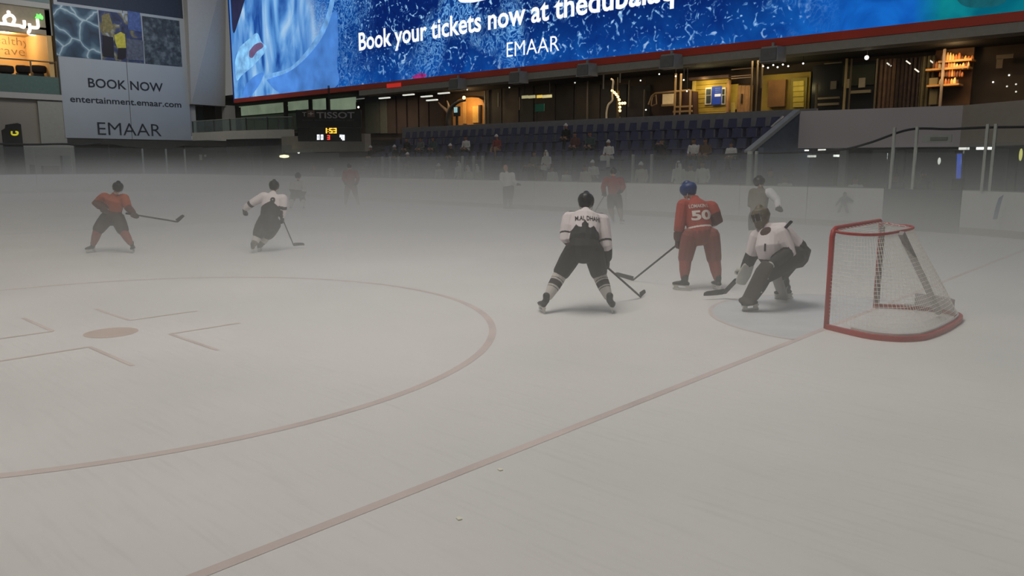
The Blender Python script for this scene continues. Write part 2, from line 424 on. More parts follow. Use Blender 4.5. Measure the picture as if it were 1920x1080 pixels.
# ------------------------------------------------------------------ giant video screen and the soffit under it
SY = 32.0
def screen_material():
    m = bpy.data.materials.new('screen_picture'); m.use_nodes = True; nt = m.node_tree; N = nt.nodes; L = nt.links
    N.remove(N['Principled BSDF']); out = N['Material Output']
    tc = N.new('ShaderNodeTexCoord'); sp = N.new('ShaderNodeSeparateXYZ'); L.new(tc.outputs['Object'], sp.inputs[0])
    def noise(scale, detail=4, dist=0.0, vec=None, rough=0.5):
        n = N.new('ShaderNodeTexNoise'); n.inputs['Scale'].default_value = scale; n.inputs['Detail'].default_value = detail
        n.inputs['Distortion'].default_value = dist; n.inputs['Roughness'].default_value = rough
        L.new(vec or tc.outputs['Object'], n.inputs['Vector']); return n.outputs['Fac']
    def ramp(fac, stops):
        r = N.new('ShaderNodeValToRGB'); L.new(fac, r.inputs[0]); e = r.color_ramp.elements
        while len(e) < len(stops): e.new(0.5)
        for k, (p, c) in enumerate(stops): e[k].position = p; e[k].color = (*(lin(c) if len(c) == 3 else c), 1)
        return r.outputs[0]
    def mix(f, a, b, mode='MIX'):
        x = N.new('ShaderNodeMix'); x.data_type = 'RGBA'; x.blend_type = mode
        if isinstance(f, float): x.inputs[0].default_value = f
        else: L.new(f, x.inputs[0])
        L.new(a, x.inputs[6]); L.new(b, x.inputs[7]); return x.outputs[2]
    def mapr(val, a, b, c=0.0, d=1.0):
        r = N.new('ShaderNodeMapRange'); L.new(val, r.inputs[0]); r.inputs[1].default_value = a; r.inputs[2].default_value = b
        r.inputs[3].default_value = c; r.inputs[4].default_value = d; return r.outputs[0]
    def math_(op, a, b):
        x = N.new('ShaderNodeMath'); x.operation = op
        for k, q in enumerate((a, b)):
            if isinstance(q, float): x.inputs[k].default_value = q
            else: L.new(q, x.inputs[k])
        return x.outputs[0]
    X, Z = sp.outputs['X'], sp.outputs['Z']
    # water: deep navy with bright ripples; large patches light and dark
    big = noise(0.16, 3, 0.6)
    rip = noise(1.5, 4, 2.4)
    line = ramp(math_('ABSOLUTE', math_('SUBTRACT', rip, 0.5), 0.0), [(0.0, (150, 205, 245)), (0.035, (60, 130, 205)), (0.10, (18, 62, 140)), (0.5, (10, 34, 92))])
    spk = noise(2.3, 2, 1.6)
    dark = ramp(spk, [(0.0, (10, 26, 76)), (0.58, (9, 40, 112)), (0.66, (120, 175, 225)), (0.72, (210, 235, 250))])
    calm = ramp(noise(0.7, 5, 0.8), [(0.3, (10, 60, 150)), (0.7, (22, 108, 205))])
    f1 = mapr(big, 0.53, 0.62)
    water = mix(f1, dark, line)
    low = math_('MULTIPLY', mapr(Z, 9.4, 7.2), 0.55)
    water = mix(low, water, calm)
    # light blue on the left edge of the water and again in the middle right, calm blue then teal at the far right
    lb = mix(0.55, line, calm)
    water = mix(mapr(X, -41.5, -47.5), water, lb)
    water = mix(mapr(X, -15.5, -12.0), water, calm)
    teal = ramp(noise(0.5, 3, 0.4), [(0.35, (4, 96, 118)), (0.65, (16, 138, 146))])
    water = mix(mapr(X, -9.6, -8.6), water, teal)
    # figure in pale draped cloth at the left end
    mp = N.new('ShaderNodeMapping'); mp.inputs['Rotation'].default_value = (0, 0.55, 0); mp.inputs['Scale'].default_value = (1.0, 1, 0.35)
    L.new(tc.outputs['Object'], mp.inputs[0])
    fold = noise(0.55, 4, 1.3, mp.outputs[0], 0.45)
    cloth = ramp(fold, [(0.30, (34, 80, 160)), (0.45, (84, 146, 216)), (0.58, (126, 182, 236)), (0.72, (180, 216, 246))])
    shade = ramp(noise(0.4, 3, 0.8, mp.outputs[0]), [(0.4, (255, 255, 255)), (0.7, (150, 170, 215))])
    cloth = mix(0.5, cloth, shade, 'MULTIPLY')
    edge = math_('ADD', X, math_('MULTIPLY', math_('SUBTRACT', noise(0.25, 2), 0.5), 5.0))
    pict = mix(mapr(edge, -47.6, -49.2), water, cloth)
    em = N.new('ShaderNodeEmission'); em.inputs[1].default_value = 0.92; L.new(pict, em.inputs[0]); L.new(em.outputs[0], out.inputs[0])
    return m
screen = thing('video_screen', 'giant bright video screen showing blue water, white lettering and a draped figure', 'video screen', (-28, SY, 7.1))
zb = 7.12; SL = -60.35
MB().box(SL, 9, SY, SY + 0.25, zb, 17.5).obj('display_panel', screen_material(), screen)
led_white = mat('led_white', (244, 246, 252), 0.5, var=0.0, emit=0.95)
p0 = PY(672, 94.5, SY - 0.03); z_b = p0.z
capB = PY(670, 61, SY).z - PY(672, 94.5, SY).z
def on_screen(px, z): return V((PY(px, 60, SY - 0.03).x, SY - 0.03, z))
text('lettering', 'Book your tickets now at', on_screen(672, z_b), on_screen(1029, z_b), capB, led_white, screen, bold=0.022, lift=0.0)
text('lettering', 'thedubaiaquarium.com', on_screen(1039, z_b), on_screen(1262, z_b), capB, led_white, screen, bold=0.022, fit='thedubaiaq')
z_e = PY(951, 107.3, SY).z; capE = PY(951, 78, SY).z - z_e
text('lettering', 'EMAAR', on_screen(950, z_e), on_screen(1049, z_e), capE, led_white, screen, bold=-0.004)
# patches of the draped figure on the screen: sleeve edge, hand, dark edge at the far left, teal disc at the right
def patch(name, pts, m, dy=0.02):
    q = [PY(x, y, SY) for x, y in pts]; q = curve_path(q + [q[0]], 5)[:-1]
    return MB().prism([V((p.x, SY - 0.004, p.z)) for p in q], (0, -dy, 0)).obj(name, m, screen)
patch('lettering', [(856, -12), (960, -14), (900, 2), (880, 5), (862, 3)], led_white, 0.03)
sc_blue = mat('screen_blue_shadow', (72, 128, 206), 0.5, var=0.32, scale=0.7, emit=0.8)
sc_lite = mat('screen_pale_cloth', (112, 168, 228), 0.5, var=0.3, scale=1.5, emit=0.8)
sc_pale = mat('screen_bright_cloth', (122, 178, 236), 0.5, var=0.42, scale=1.6, emit=0.85)
sc_skin = mat('screen_skin', (116, 92, 132), 0.5, var=0.2, scale=2, emit=0.6)
sc_dark = mat('screen_dark_edge', (36, 38, 68), 0.5, var=0.3, scale=0.8, emit=0.7)
sc_teal = mat('screen_dark_teal', (10, 92, 104), 0.5, var=0.15, emit=0.7)
patch('picture_patch', [(431, -40), (468, -40), (456, 10), (447, 40), (438, 62), (434, 20)], sc_dark)
patch('picture_patch', [(500, 150), (548, 130), (590, 88), (627, 20), (634, 60), (632, 118), (628, 164), (540, 174), (518, 170)], sc_blue, 0.015)
patch('picture_patch', [(626, -30), (633, -30), (618, 40), (592, 88), (548, 131), (504, 147), (500, 140), (545, 126), (584, 84), (610, 36)], sc_lite, 0.03)
patch('picture_patch', [(450, 88), (466, 74), (482, 62), (490, 78), (500, 92), (478, 120), (455, 140), (444, 150), (441, 116)], sc_pale, 0.012)
patch('picture_patch', [(468, 96), (478, 84), (490, 80), (494, 88), (482, 97), (474, 108), (468, 106)], sc_skin, 0.025)
patch('picture_patch', [(460, 160), (476, 144), (494, 136), (488, 156), (470, 180), (456, 182)], sc_blue, 0.02)
patch('picture_patch', [(1772, -40), (1900, -40), (1884, 4), (1846, 14), (1802, 8)], sc_teal, 0.02)
patch('picture_patch', [(772, 144), (788, 137), (800, 140), (794, 146), (780, 148)], mat('screen_pink', (150, 44, 120), 0.5, var=0.5, scale=3, emit=0.8), 0.02)
trim_red = mat('trim_red', (186, 62, 46), 0.5, var=0.12, scale=0.6)
MB().box(SL, 9, SY - 0.06, SY + 0.22, zb - 0.34, zb - 0.01).obj('red_strip', trim_red, screen)
MB().box(SL - 0.1, SL, SY - 0.06, SY + 0.25, zb - 0.3, 17.5).obj('edge_strip', mat('screen_edge_blue', (40, 60, 130), 0.5), screen)
red_glow = mat('reflection_red', (190, 36, 30), 0.4, var=0.0, emit=0.7)
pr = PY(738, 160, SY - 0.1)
MB().box(pr.x - 0.7, pr.x + 0.7, SY - 0.10, SY - 0.06, pr.z - 0.12, pr.z + 0.12).obj('red_reflection', red_glow, screen)  # glowing patch stands in for a red reflection in the glass
soffit_m = mat('soffit_grey', (150, 146, 138), 0.7, var=0.06)
soffit_d = mat('soffit_dark', (30, 28, 27), 0.85)
struct(MB().box(-43.6, 12, SY - 0.02, SY + 0.9, 6.42, zb - 0.35).obj('trim_1', soffit_m), 'grey beam running under the video screen', 'beam')
struct(MB().box(-45, 12, SY + 0.9, 40.0, 6.75, 7.0).obj('ceiling', soffit_d), 'dark ceiling over the upper promenade', 'ceiling')
struct(MB().box(-75, -45, SY + 0.3, 40.0, 7.3, 7.5).obj('ceiling_upper', soffit_d), 'dark higher ceiling before the green upper windows', 'ceiling')
spk = mat('speaker_grey', (150, 150, 148), 0.6); spk2 = mat('speaker_mesh', (112, 112, 112), 0.9)
for px, py, lab in ((856, 158, 'small grey loudspeaker under the screen above the amber niche'), (970, 146, 'grey loudspeaker under the screen below the white EMAAR lettering'),
                    (1098, 132, 'grey loudspeaker under the screen between hanging rods and EMAAR lettering'), (1256, 116, 'grey loudspeaker under the screen left of the yellow cabin'),
                    (1446, 103, 'largest square grey loudspeaker hung under the screen')):
    c = PY(px, py, SY - 0.35)
    t = thing('loudspeaker', lab, 'loudspeaker', c, 'loudspeakers under the screen')
    w = 0.42
    MB().hexa([c + V(q) for q in ((-w, -.25, -.3), (w, -.25, -.3), (w * 1.2, .33, -.3), (-w * 1.2, .33, -.3), (-w * .8, -.2, .32), (w * .8, -.2, .32), (w * 1.1, .33, .32), (-w * 1.1, .33, .32))]).obj('cabinet', spk, t)
    MB().box(c.x - w * .8, c.x + w * .8, c.y - .29, c.y - .25, c.z - .24, c.z + .24).obj('grille', spk2, t)
    MB().box(c.x - .05, c.x + .05, c.y + .1, c.y + .2, c.z + .32, c.z + .5).obj('bracket', spk, t)

# ------------------------------------------------------------------ upper promenade: floor, back wall, shops
BY = 37.5
prom = mat('promenade_floor', (52, 44, 38), 0.6)
struct(MB().box(-75, 12, 32.8, 40, 3.3, 3.55).obj('floor_promenade', prom), 'dark floor of the upper promenade', 'floor')
wall_m = mat('promenade_wall', (78, 66, 54), 0.8, var=0.25, scale=0.6)
struct(MB().box(-52, 12, BY + 0.3, BY + 0.6, 3.55, 6.75).obj('wall_promenade', wall_m), 'dim brown back wall of the upper promenade', 'wall')
for k in range(6):
    area('promenade_light', (-46 + 9 * k, 35.2, 6.7), 5.5, 1.2, 85, (1.0, 0.80, 0.58))
def slab(px0, px1, py0, py1, Y, th=0.1, sl=0.0):
    """box facing the rink that covers a window of the survey at distance Y (mean height of the two ends)"""
    a = PY(px0, (py0 + py1) / 2, Y); b = PY(px1, (py0 + py1) / 2, Y); pm = (px0 + px1) / 2
    zt = PY(pm, py0, Y).z; zl = PY(pm, py1, Y).z
    return MB().box(a.x, b.x, Y, Y + th, zl, zt)
dark_m = mat('dark_iron', (30, 29, 28), 0.6)
def to_floor(t, z=3.55, tol=.2):
    zs = [v.co.z for c in t.children for v in c.data.vertices]; lo = min(zs)
    for c in t.children:
        for v in c.data.vertices:
            if v.co.z < lo + tol: v.co.z = z
def hang(o, c, zt=6.76):
    MB().tube([V(c), V((c[0], c[1], zt))], .008, 4).obj('cord', dark_m, o)
    return o
def lamp_point(loc, power, col, r=0.15):
    l = bpy.data.lights.new('shop_lamp_light', 'POINT'); l.energy = power; l.color = col; l.shadow_soft_size = r
    o = bpy.data.objects.new('shop_lamp_light', l); COL.objects.link(o); o.location = loc; return o
bulb_m = mat('bulb_warm', (255, 214, 140), 0.4, var=0, emit=3.0)
bulb_w = mat('bulb_white', (250, 250, 240), 0.4, var=0, emit=1.6)
tube_m = mat('tube_white', (225, 226, 215), 0.4, var=0, emit=0.9)
wood_d = mat('wood_dark', (60, 42, 32), 0.7, var=0.2)
wood_l = mat('wood_light', (150, 112, 70), 0.6, var=0.15)
yel_m = mat('cabin_yellow', (176, 148, 58), 0.65, var=0.12)
# pale green and taupe wall panels at the left of the promenade
pg = mat('panel_green_grey', (86, 90, 78), 0.7); pt = mat('panel_taupe', (80, 66, 58), 0.8, var=0.15, scale=1)
pw = thing('wall_panels', 'row of dim green grey and taupe wall panels behind the scoreboard', 'wall', kind='structure')
for a, b, m in ((684, 712, pg), (712, 726, mat('panel_pale', (104, 106, 92), 0.7)), (726, 742, pt), (744, 762, pt), (764, 784, pt), (786, 803, pt), (805, 832, wood_d)):
    slab(a + 0.4, b - 0.4, 178, 250, BY, 0.12).obj('panel', m, pw)
wp = thing('wall_bays', 'dark shop bays of the middle promenade', 'wall', kind='structure')
for a, b, m in ((912, 940, (44, 40, 34)), (942, 972, (58, 50, 40)), (974, 1000, (40, 38, 34)), (1002, 1040, (52, 46, 38)), (1042, 1075, (38, 34, 30)), (1077, 1124, (48, 42, 36)), (1126, 1174, (36, 33, 30)), (1176, 1218, (44, 40, 36))):
    slab(a, b, 160, 250, BY + .02 * (a % 5), 0.12).obj('bay_panel', mat('bay_%d' % a, m, .7, var=.3, scale=1.4), wp)
for a, y0, y1 in ((908, 170, 240), (933, 174, 200), (973, 182, 206), (1100, 150, 236), (1178, 150, 200), (1206, 168, 236)):
    slab(a, a + 1.6, y0, y1, BY - .2, .1).obj('bay_post', mat('bay_post', (104, 98, 84), .5), wp)
# amber niche with a lamp, doorway and a curved dark tree sculpture with a small screen before it
amber = mat('niche_amber', (196, 140, 70), 0.6, var=0.2, scale=1.2)
niche = thing('wall_niche', 'amber lit arched niche behind the seats', 'wall', kind='structure')
a, b = PY(848, 210, BY - 0.1), PY(908, 210, BY - 0.1); zt = PY(878, 183, BY).z; zl = PY(878, 240, BY).z
arch = [V((a.x + (b.x - a.x) * t, BY - 0.05, zl + (zt - zl) * h)) for t, h in ((0, 0), (1, 0), (1, .7), (.93, .88), (.8, .97), (.6, 1), (.4, 1), (.2, .97), (.07, .88), (0, .7))]
MB().prism(arch, (0, 0.2, 0)).obj('niche_wall', amber, niche)
slab(886, 897, 199, 230, BY - 0.14, 0.08).obj('door_leaf', mat('niche_door', (224, 176, 92), 0.5), niche)
slab(897, 901, 197, 231, BY - 0.18, 0.12).obj('door_frame', wood_d, niche)
slab(868, 874, 190, 232, BY - 0.14, 0.06).obj('pilaster', mat('niche_pilaster', (210, 160, 90), 0.5), niche)
c = PY(870, 183, BY - 0.9)
t = thing('ceiling_lamp', 'glowing ceiling lamp above the amber niche', 'lamp', c)
MB().ball(c, 0.11).obj('bulb', bulb_m, t, True); MB().tube([c + V((0, 0, .1)), V((c.x, c.y, 6.75))], 0.02).obj('rod', dark_m, t)
lamp_point(c + V((0, -.1, -.25)), 66, (1, .68, .32))
tr = thing('tree_sculpture', 'dark curved tree sculpture with pale branches left of the amber niche', 'sculpture', PY(846, 236, 36.2))
def P36(x, y): return PY(x, y, 36.2)
MB().tube(curve_path([P36(x, y) for x, y in ((842, 240), (841, 222), (845, 206), (852, 196), (862, 190), (872, 188))], 6), [0.22 - 0.15 * k / 30 for k in range(31)], 8).obj('trunk', dark_m, tr, True)
MB().tube(curve_path([P36(x, y) for x, y in ((843, 214), (836, 206), (828, 199), (822, 192))], 5), [0.14 - 0.1 * k / 15 for k in range(16)], 7).obj('branch', mat('bark_pale', (124, 104, 84), 0.8), tr, True)
MB().tube(curve_path([P36(x, y) for x, y in ((840, 208), (841, 198), (838, 189))], 5), [0.10 - 0.06 * k / 10 for k in range(11)], 7).obj('branch', mat('bark_pale', (124, 104, 84), 0.8), tr, True)
t = thing('display_stand', 'small pale blue tablet display on a dark stand before the amber niche', 'display', PY(857, 236, 35.4))
slab(850, 862, 200, 218, 35.4, 0.06).obj('case', dark_m, t); slab(851, 857, 201, 211, 35.36, 0.03).obj('display_panel', mat('tablet_blue', (150, 196, 205), 0.4, emit=0.55), t)
slab(854.5, 857.5, 218, 240, 35.42, 0.08).obj('pole', dark_m, t)
# hanging menu sign and teal banner
t = thing('menu_sign', 'lit hanging menu sign above the dark middle of the promenade', 'sign', PY(1005, 188, 36))
for a, b, m in ((978, 990, mat('sign_cream', (196, 190, 140), 0.5, emit=0.5)), (991, 1003, MATS['sign_cream']), (1006, 1016, mat('sign_gold', (216, 188, 88), 0.5, emit=0.75)), (1017, 1034, MATS['sign_cream'])):
    slab(a, b, 179 - (a - 978) * .03, 184.5 - (a - 978) * .03, 36, 0.05).obj('sign_plate', m, t)
slab(976, 1036, 177, 178.3, 36.02, 0.06).obj('sign_rail', dark_m, t)
for px in (982, 1030): slab(px, px + 1, 150, 178, 36.03, 0.04).obj('rod', dark_m, t)
t = thing('teal_banner', 'small teal banner on a thin stand in the dark promenade', 'banner', PY(1011, 232, 35))
slab(1003, 1020, 195, 209, 35, 0.04).obj('cloth', mat('banner_teal', (46, 132, 112), 0.6), t); slab(1006, 1007.2, 209, 232, 35.01, 0.05).obj('pole', dark_m, t)
# bulb arrow sign with a curved tube outline
def PB(x, y): return PY(x, y, 35.2)
t = thing('bulb_sign', 'tall arrow sign of glowing bulbs with a curved pale tube outline', 'sign', PB(1160, 228))
for x, y in ((1148, 170), (1152, 173.5), (1155.5, 177), (1158.5, 181.5), (1161, 187), (1162, 194), (1167, 193.6), (1171.5, 193.4), (1162.2, 201), (1162.4, 207.5), (1162.3, 221)):
    MB().ball(PB(x, y), 0.075, 8, 6).obj('bulb', bulb_m, t, True)
MB().tube(curve_path([PB(x, y) for x, y in ((1146, 148), (1150, 152), (1149, 163), (1148, 178), (1148, 188), (1141, 196), (1138, 206), (1137, 218), (1139, 223), (1144, 222))], 5), 0.05, 6).obj('neon_tube', mat('neon_off_white', (176, 160, 130), 0.4, emit=0.25), t, True)
slab(1156.5, 1158, 145, 226, 35.3, 0.05).obj('pole', mat('pole_bronze', (118, 104, 72), 0.5), t)
slab(1158.5, 1160, 170, 226, 35.32, 0.05).obj('pole', MATS['pole_bronze'], t)
for px, y0, y1 in ((1130, 118, 167), (1161, 115, 155)):
    o = slab(px, px + 1.6, y0, y1, 33.2, 0.06).obj('hanging_rod', mat('rod_pale', (150, 148, 140), 0.4))
    tag(o, 'pale rod hanging under the screen ' + ('beside' if px == 1161 else 'left of') + ' the bulb arrow sign', 'rod', 'rods hung under the screen')
    for v in o.data.vertices:
        if v.co.z > PY(px, (y0 + y1) / 2, 33.2).z: v.co.z = 6.76
# snack cart: pale wooden frame with a lit panel
t = thing('snack_cart', 'rounded snack cart with pale wooden frame and lit cream panel', 'cart', PY(1262, 222, 35.8))
def PC(x, y): return PY(x, y, 35.8)
fr = mat('cart_frame', (170, 140, 96), 0.5)
body = [PC(x, y) for x, y in ((1216, 208), (1220, 186), (1226, 176), (1295, 170), (1297, 220), (1240, 221), (1222, 216))]
MB().prism([p + V((0, .25, 0)) for p in body], (0, 0.5, 0)).obj('body', mat('cart_body', (66, 42, 32), 0.6), t)
MB().tube([PC(x, y) for x, y in ((1216, 196), (1222, 180), (1228, 175), (1260, 172), (1293, 169))], 0.05, 6).obj('roof_rail', fr, t)
MB().tube([PC(x, y) for x, y in ((1221, 197), (1223, 182), (1230, 178), (1231, 195), (1222, 199))], 0.035, 6, True).obj('window_frame', fr, t)
slab(1242, 1262, 176, 197, 35.85, 0.06).obj('panel', mat('cart_panel', (206, 178, 128), 0.5, emit=0.35), t)
slab(1240, 1262, 195, 199, 35.7, 0.2).obj('shelf', fr, t)
for y0 in (198, 207, 216):
    slab(1264 - (y0 - 198) * .3, 1296, y0, y0 + 3.4, 35.75, 0.15).obj('slat', fr, t)
for px in (1264, 1274, 1292): slab(px, px + 2.6, 138 if px < 1290 else 168, 214, 35.72, 0.07).obj('post', fr, t)
for px, py in ((1267, 143), (1282, 150), (1201, 151), (1236, 139), (1211, 206), (1288, 171)):
    c = PY(px, py, 35.5); o = hang(MB().ball(c, 0.04, 8, 6).obj('light_bulb', bulb_w, None, True), c)
    where = {1267: 'on the tall post of the snack cart', 1282: 'beside the posts of the snack cart', 1201: 'hanging in the dark left of the snack cart', 1236: 'hung highest above the snack cart', 1211: 'low at the nose of the snack cart', 1288: 'at the roof end of the snack cart'}[px]
    tag(o, 'small white bulb ' + where, 'light bulb', 'loose bulbs of the promenade')
lamp_point(PY(1262, 165, 35.0), 9, (1, .8, .5))
# yellow cabin of horizontal boards with a blue sign between white windows
t = thing('timber_cabin', 'yellow lit timber cabin with white windows and a blue sign', 'cabin', PY(1330, 222, 36.8))
for k in range(8):
    slab(1300, 1366, 150 + k * 8.6, 157.8 + k * 8.6, 36.8 - 0.012 * (k % 2), 0.12).obj('board', yel_m, t)
slab(1297, 1302, 150, 222, 36.7, 0.2).obj('corner_post', mat('cabin_cream', (206, 180, 100), 0.6), t)
slab(1362, 1366, 150, 210, 36.66, 0.2).obj('corner_post', wood_l, t)
MB().box(PY(1296, 180, 36.6).x, PY(1370, 180, 36.6).x, 36.3, 37.3, PY(1330, 149, 36.6).z, PY(1330, 144, 36.6).z).obj('eave', wood_d, t)
wf = mat('window_white', (208, 204, 190), 0.5); pane_d = mat('window_pane_dark', (52, 60, 62), 0.2)
for a, b in ((1322, 1334), (1352, 1360)):
    w = slab(a, b, 164, 196, 36.72, 0.06).obj('window', wf, t)
    for y0, y1 in ((167, 177), (179, 193)): slab(a + 2, b - 2, y0, y1, 36.69, 0.04).obj('pane', pane_d, w)
s = slab(1334.5, 1352, 162, 196, 36.68, 0.06).obj('blue_sign', mat('sign_blue', (34, 62, 152), 0.5, emit=0.25), t)
slab(1340, 1351, 176, 181, 36.66, 0.02).obj('sign_text_bar', mat('sign_white', (214, 218, 224), 0.5, emit=0.3), s)
for y in (165, 168.5, 172): slab(1341, 1351, y, y + 1.2, 36.66, 0.02).obj('sign_text_bar', mat('sign_pale_blue', (120, 146, 206), 0.5), s)
lamp_point(PY(1318, 152, 36.2), 26, (1, .82, .38)); lamp_point(PY(1352, 155, 36.1), 9, (1, .8, .4))
# doorway bay with a brown door beside the cabin
t = thing('cabin_door', 'brown plank door in a yellow bay right of the timber cabin', 'door', PY(1390, 222, 37.2))
slab(1368, 1383, 158, 205, 37.3, 0.1).obj('yellow_panel', mat('bay_yellow', (196, 170, 72), 0.6), t)
slab(1370, 1378, 192, 212, 37.25, 0.05).obj('notice', mat('notice_yellow', (222, 198, 110), 0.5), t)
for k in range(4): slab(1382 + k * 7, 1388.6 + k * 7, 160, 222, 37.2 - .01 * (k % 2), 0.1).obj('plank', wood_l, t)
slab(1389, 1391, 176, 194, 37.1, 0.06).obj('handle', dark_m, t)
for y in (128, 141, 145): slab(1371, 1410, y, y + 1.6, 36.4, 0.05).obj('beam', mat('beam_pale', (136, 112, 88), 0.6), t)
lamp_point(PY(1375, 165, 36.5), 9, (1, .82, .4))
for k, (px, y0, y1) in enumerate(((1407, 125, 205), (1417, 125, 212), (1427, 122, 165))):
    o = slab(px, px + 2.2, y0, y1, 35.0, 0.06).obj('bamboo_pole', mat('bamboo', (150, 128, 90), 0.5))
    tag(o, ('first', 'second', 'short third')[k] + ' pale pole from the brown plank door toward the yellow bay', 'pole', 'pale poles of the promenade')
    zm = PY(px, (y0 + y1) / 2, 35).z
    for v in o.data.vertices: v.co.z = 6.76 if v.co.z > zm else (v.co.z if k == 2 else 3.55)
# second yellow bay: rounded hanging with a lit panel
t = thing('yellow_bay', 'dim yellow shop bay with brown hanging and a lit door panel', 'shopfront', PY(1474, 222, 37.2))
slab(1428, 1518, 138, 222, 37.3, 0.1).obj('bay_wall', mat('bay_olive', (142, 120, 46), 0.7, var=0.3, scale=0.8), t)
slab(1440, 1472, 150, 200, 37.1, 0.15).obj('hanging', mat('hanging_brown', (124, 88, 50), 0.8, var=0.3, scale=1), t)
slab(1482, 1512, 146, 208, 37.15, 0.1).obj('door_frame', mat('bay_frame', (120, 108, 40), 0.6), t)
for k in range(5): slab(1487, 1507, 152 + k * 10, 161 + k * 10, 37.1, 0.08).obj('board', mat('bay_board', (178, 158, 64), 0.6), t)
lamp_point(PY(1455, 143, 36.4), 13, (1, .85, .4)); lamp_point(PY(1497, 160, 36.4), 10, (1, .85, .4))
garland = [(1431, 124), (1440, 127), (1450, 122), (1458, 126), (1468, 121), (1478, 124), (1506, 119)]
t = thing('bulb_garland', 'string of small white bulbs hanging over the yellow bay', 'string lights', PY(1460, 124, 34.5))
MB().tube(curve_path([PY(x, y - 1.5, 34.5) for x, y in garland], 4), 0.012, 5).obj('wire', dark_m, t)
for x, y in garland[::3]: hang(t, PY(x, y - 1.5, 34.5))
for x, y in garland: MB().ball(PY(x, y, 34.5), 0.042, 7, 5).obj('bulb', bulb_w, t, True)
# dark glazed shopfront with posters
t = thing('dark_shopfront', 'dark glazed shopfront with pale posters and a wide rail', 'shopfront', PY(1580, 220, 37.2))
slab(1522, 1642, 118, 222, 37.3, 0.1).obj('glass_front', mat('shop_glass_dark', (34, 34, 34), 0.3), t)
slab(1580, 1640, 122, 160, 37.22, 0.08).obj('panel_green', mat('shop_green', (50, 54, 38), 0.6), t)
for a, b, y0, y1, c in ((1557, 1568, 152, 167, (110, 104, 92)), (1585, 1594, 148, 165, (168, 156, 124)), (1610, 1622, 146, 164, (160, 150, 126))):
    slab(a, b, y0, y1, 37.15, 0.05).obj('poster', mat('poster_%d' % a, c, 0.6), t)
for a, b, y0, y1 in ((1533, 1573, 182, 185.5), (1533, 1572, 193, 197.5), (1593, 1632, 169, 174.5), (1545, 1578, 117, 119)):
    slab(a, b, y0, y1, 37.0, 0.12).obj('rail', mat('rail_pale', (136, 126, 100), 0.5), t)
for px, w, m in ((1528, 3, 'a'), (1582, 3.6, 'b'), (1592, 2, 'c'), (1640, 2.5, 'd')):
    slab(px, px + w, 110 if px > 1530 else 155, 215, 36.6, 0.1).obj('mullion', mat('mullion_gold', (160, 142, 100), 0.5) if m == 'b' else mat('mullion_dim', (92, 82, 62), 0.6), t)
c = PY(1625, 108, 34.5); t2 = thing('ceiling_lamp', 'bright round ceiling lamp above the dark glazed shopfront', 'lamp', c)
MB().ball(c, 0.09).obj('bulb', bulb_w, t2, True); MB().tube([c, V((c.x, c.y, 6.75))], 0.02, 6).obj('rod', dark_m, t2)
lamp_point(c + V((0, 0, -.25)), 5, (1, .9, .65))
# heavy gathered curtain
t = thing('stage_curtain', 'tall dark brown gathered curtain right of the dark shopfront', 'curtain', PY(1690, 215, 37))
def pleat(a, b, y0, y1, Y, m, n):
    A, B = PY(a, y1, Y), PY(b, y1, Y); zt = PY((a + b) / 2, y0, Y).z; zl = PY((a + b) / 2, y1, Y).z
    pts = []
    for k in range(n * 6 + 1):
        u = k / (n * 6); pts.append(V((A.x + (B.x - A.x) * u, Y + 0.10 * math.sin(u * n * 2 * math.pi) + 0.03 * math.sin(u * 31), 0)))
    return ribbon(pts, 0.03, zl, zt).obj('curtain_panel', m, t)
pleat(1642, 1672, 112, 216, 37.0, mat('curtain_brown', (82, 64, 48), 0.9, var=0.2), 4)
pleat(1672, 1720, 110, 214, 37.15, mat('curtain_dark', (54, 42, 36), 0.9, var=0.25), 6)
pleat(1720, 1746, 106, 212, 37.0, mat('curtain_olive', (92, 82, 54), 0.9, var=0.2), 3)
for k, (px, py) in enumerate(((1667, 121), (1703, 117), (1719, 132), (1746, 115))):
    a, b = PY(px - 4, py - 3, 36.93), PY(px + 4, py + 3, 36.93)
    tag(MB().bar(a, b, 0.05, 0.05).obj('strip_light', tube_m), ('first', 'second', 'third', 'fourth')[k] + ' slanting white light strip from the left on the dark curtain', 'light strip', 'light strips on the curtain')
# golden shelf kiosk
t = thing('shelf_kiosk', 'golden lit kiosk of shelves crowded with small goods', 'kiosk', PY(1788, 200, 36.6))
gold = mat('kiosk_gold', (172, 118, 62), 0.6, var=0.35, scale=3)
slab(1750, 1822, 92, 205, 37.2, 0.15).obj('back_panel', mat('kiosk_back', (96, 66, 40), 0.7, var=0.3, scale=1.5), t)
shelf_m = mat('kiosk_shelf', (206, 150, 82), 0.5)
for a, b, y in ((1762, 1824, 116), (1738, 1818, 131), (1740, 1800, 161)):
    A, B = PY(a, y, 36.7), PY(b, y, 36.7); MB().box(A.x, B.x, 36.5, 37.2, A.z - .06, A.z + .02).obj('shelf', shelf_m, t)
slab(1764, 1768.5, 92, 200, 36.4, 0.1).obj('post', mat('kiosk_post', (150, 130, 110), 0.5), t)
slab(1742, 1758, 146, 160, 36.7, 0.2).obj('crate', mat('kiosk_crate', (146, 126, 80), 0.6), t)
slab(1742, 1757, 167, 196, 36.7, 0.3).obj('lower_panel', mat('kiosk_low', (104, 92, 60), 0.6), t)
rnd = random.Random(5)
goods = [mat('goods_%d' % k, c, 0.5, var=0.2) for k, c in enumerate(((230, 176, 96), (196, 120, 60), (150, 84, 48), (238, 206, 140), (110, 70, 44)))]
cnt = 0
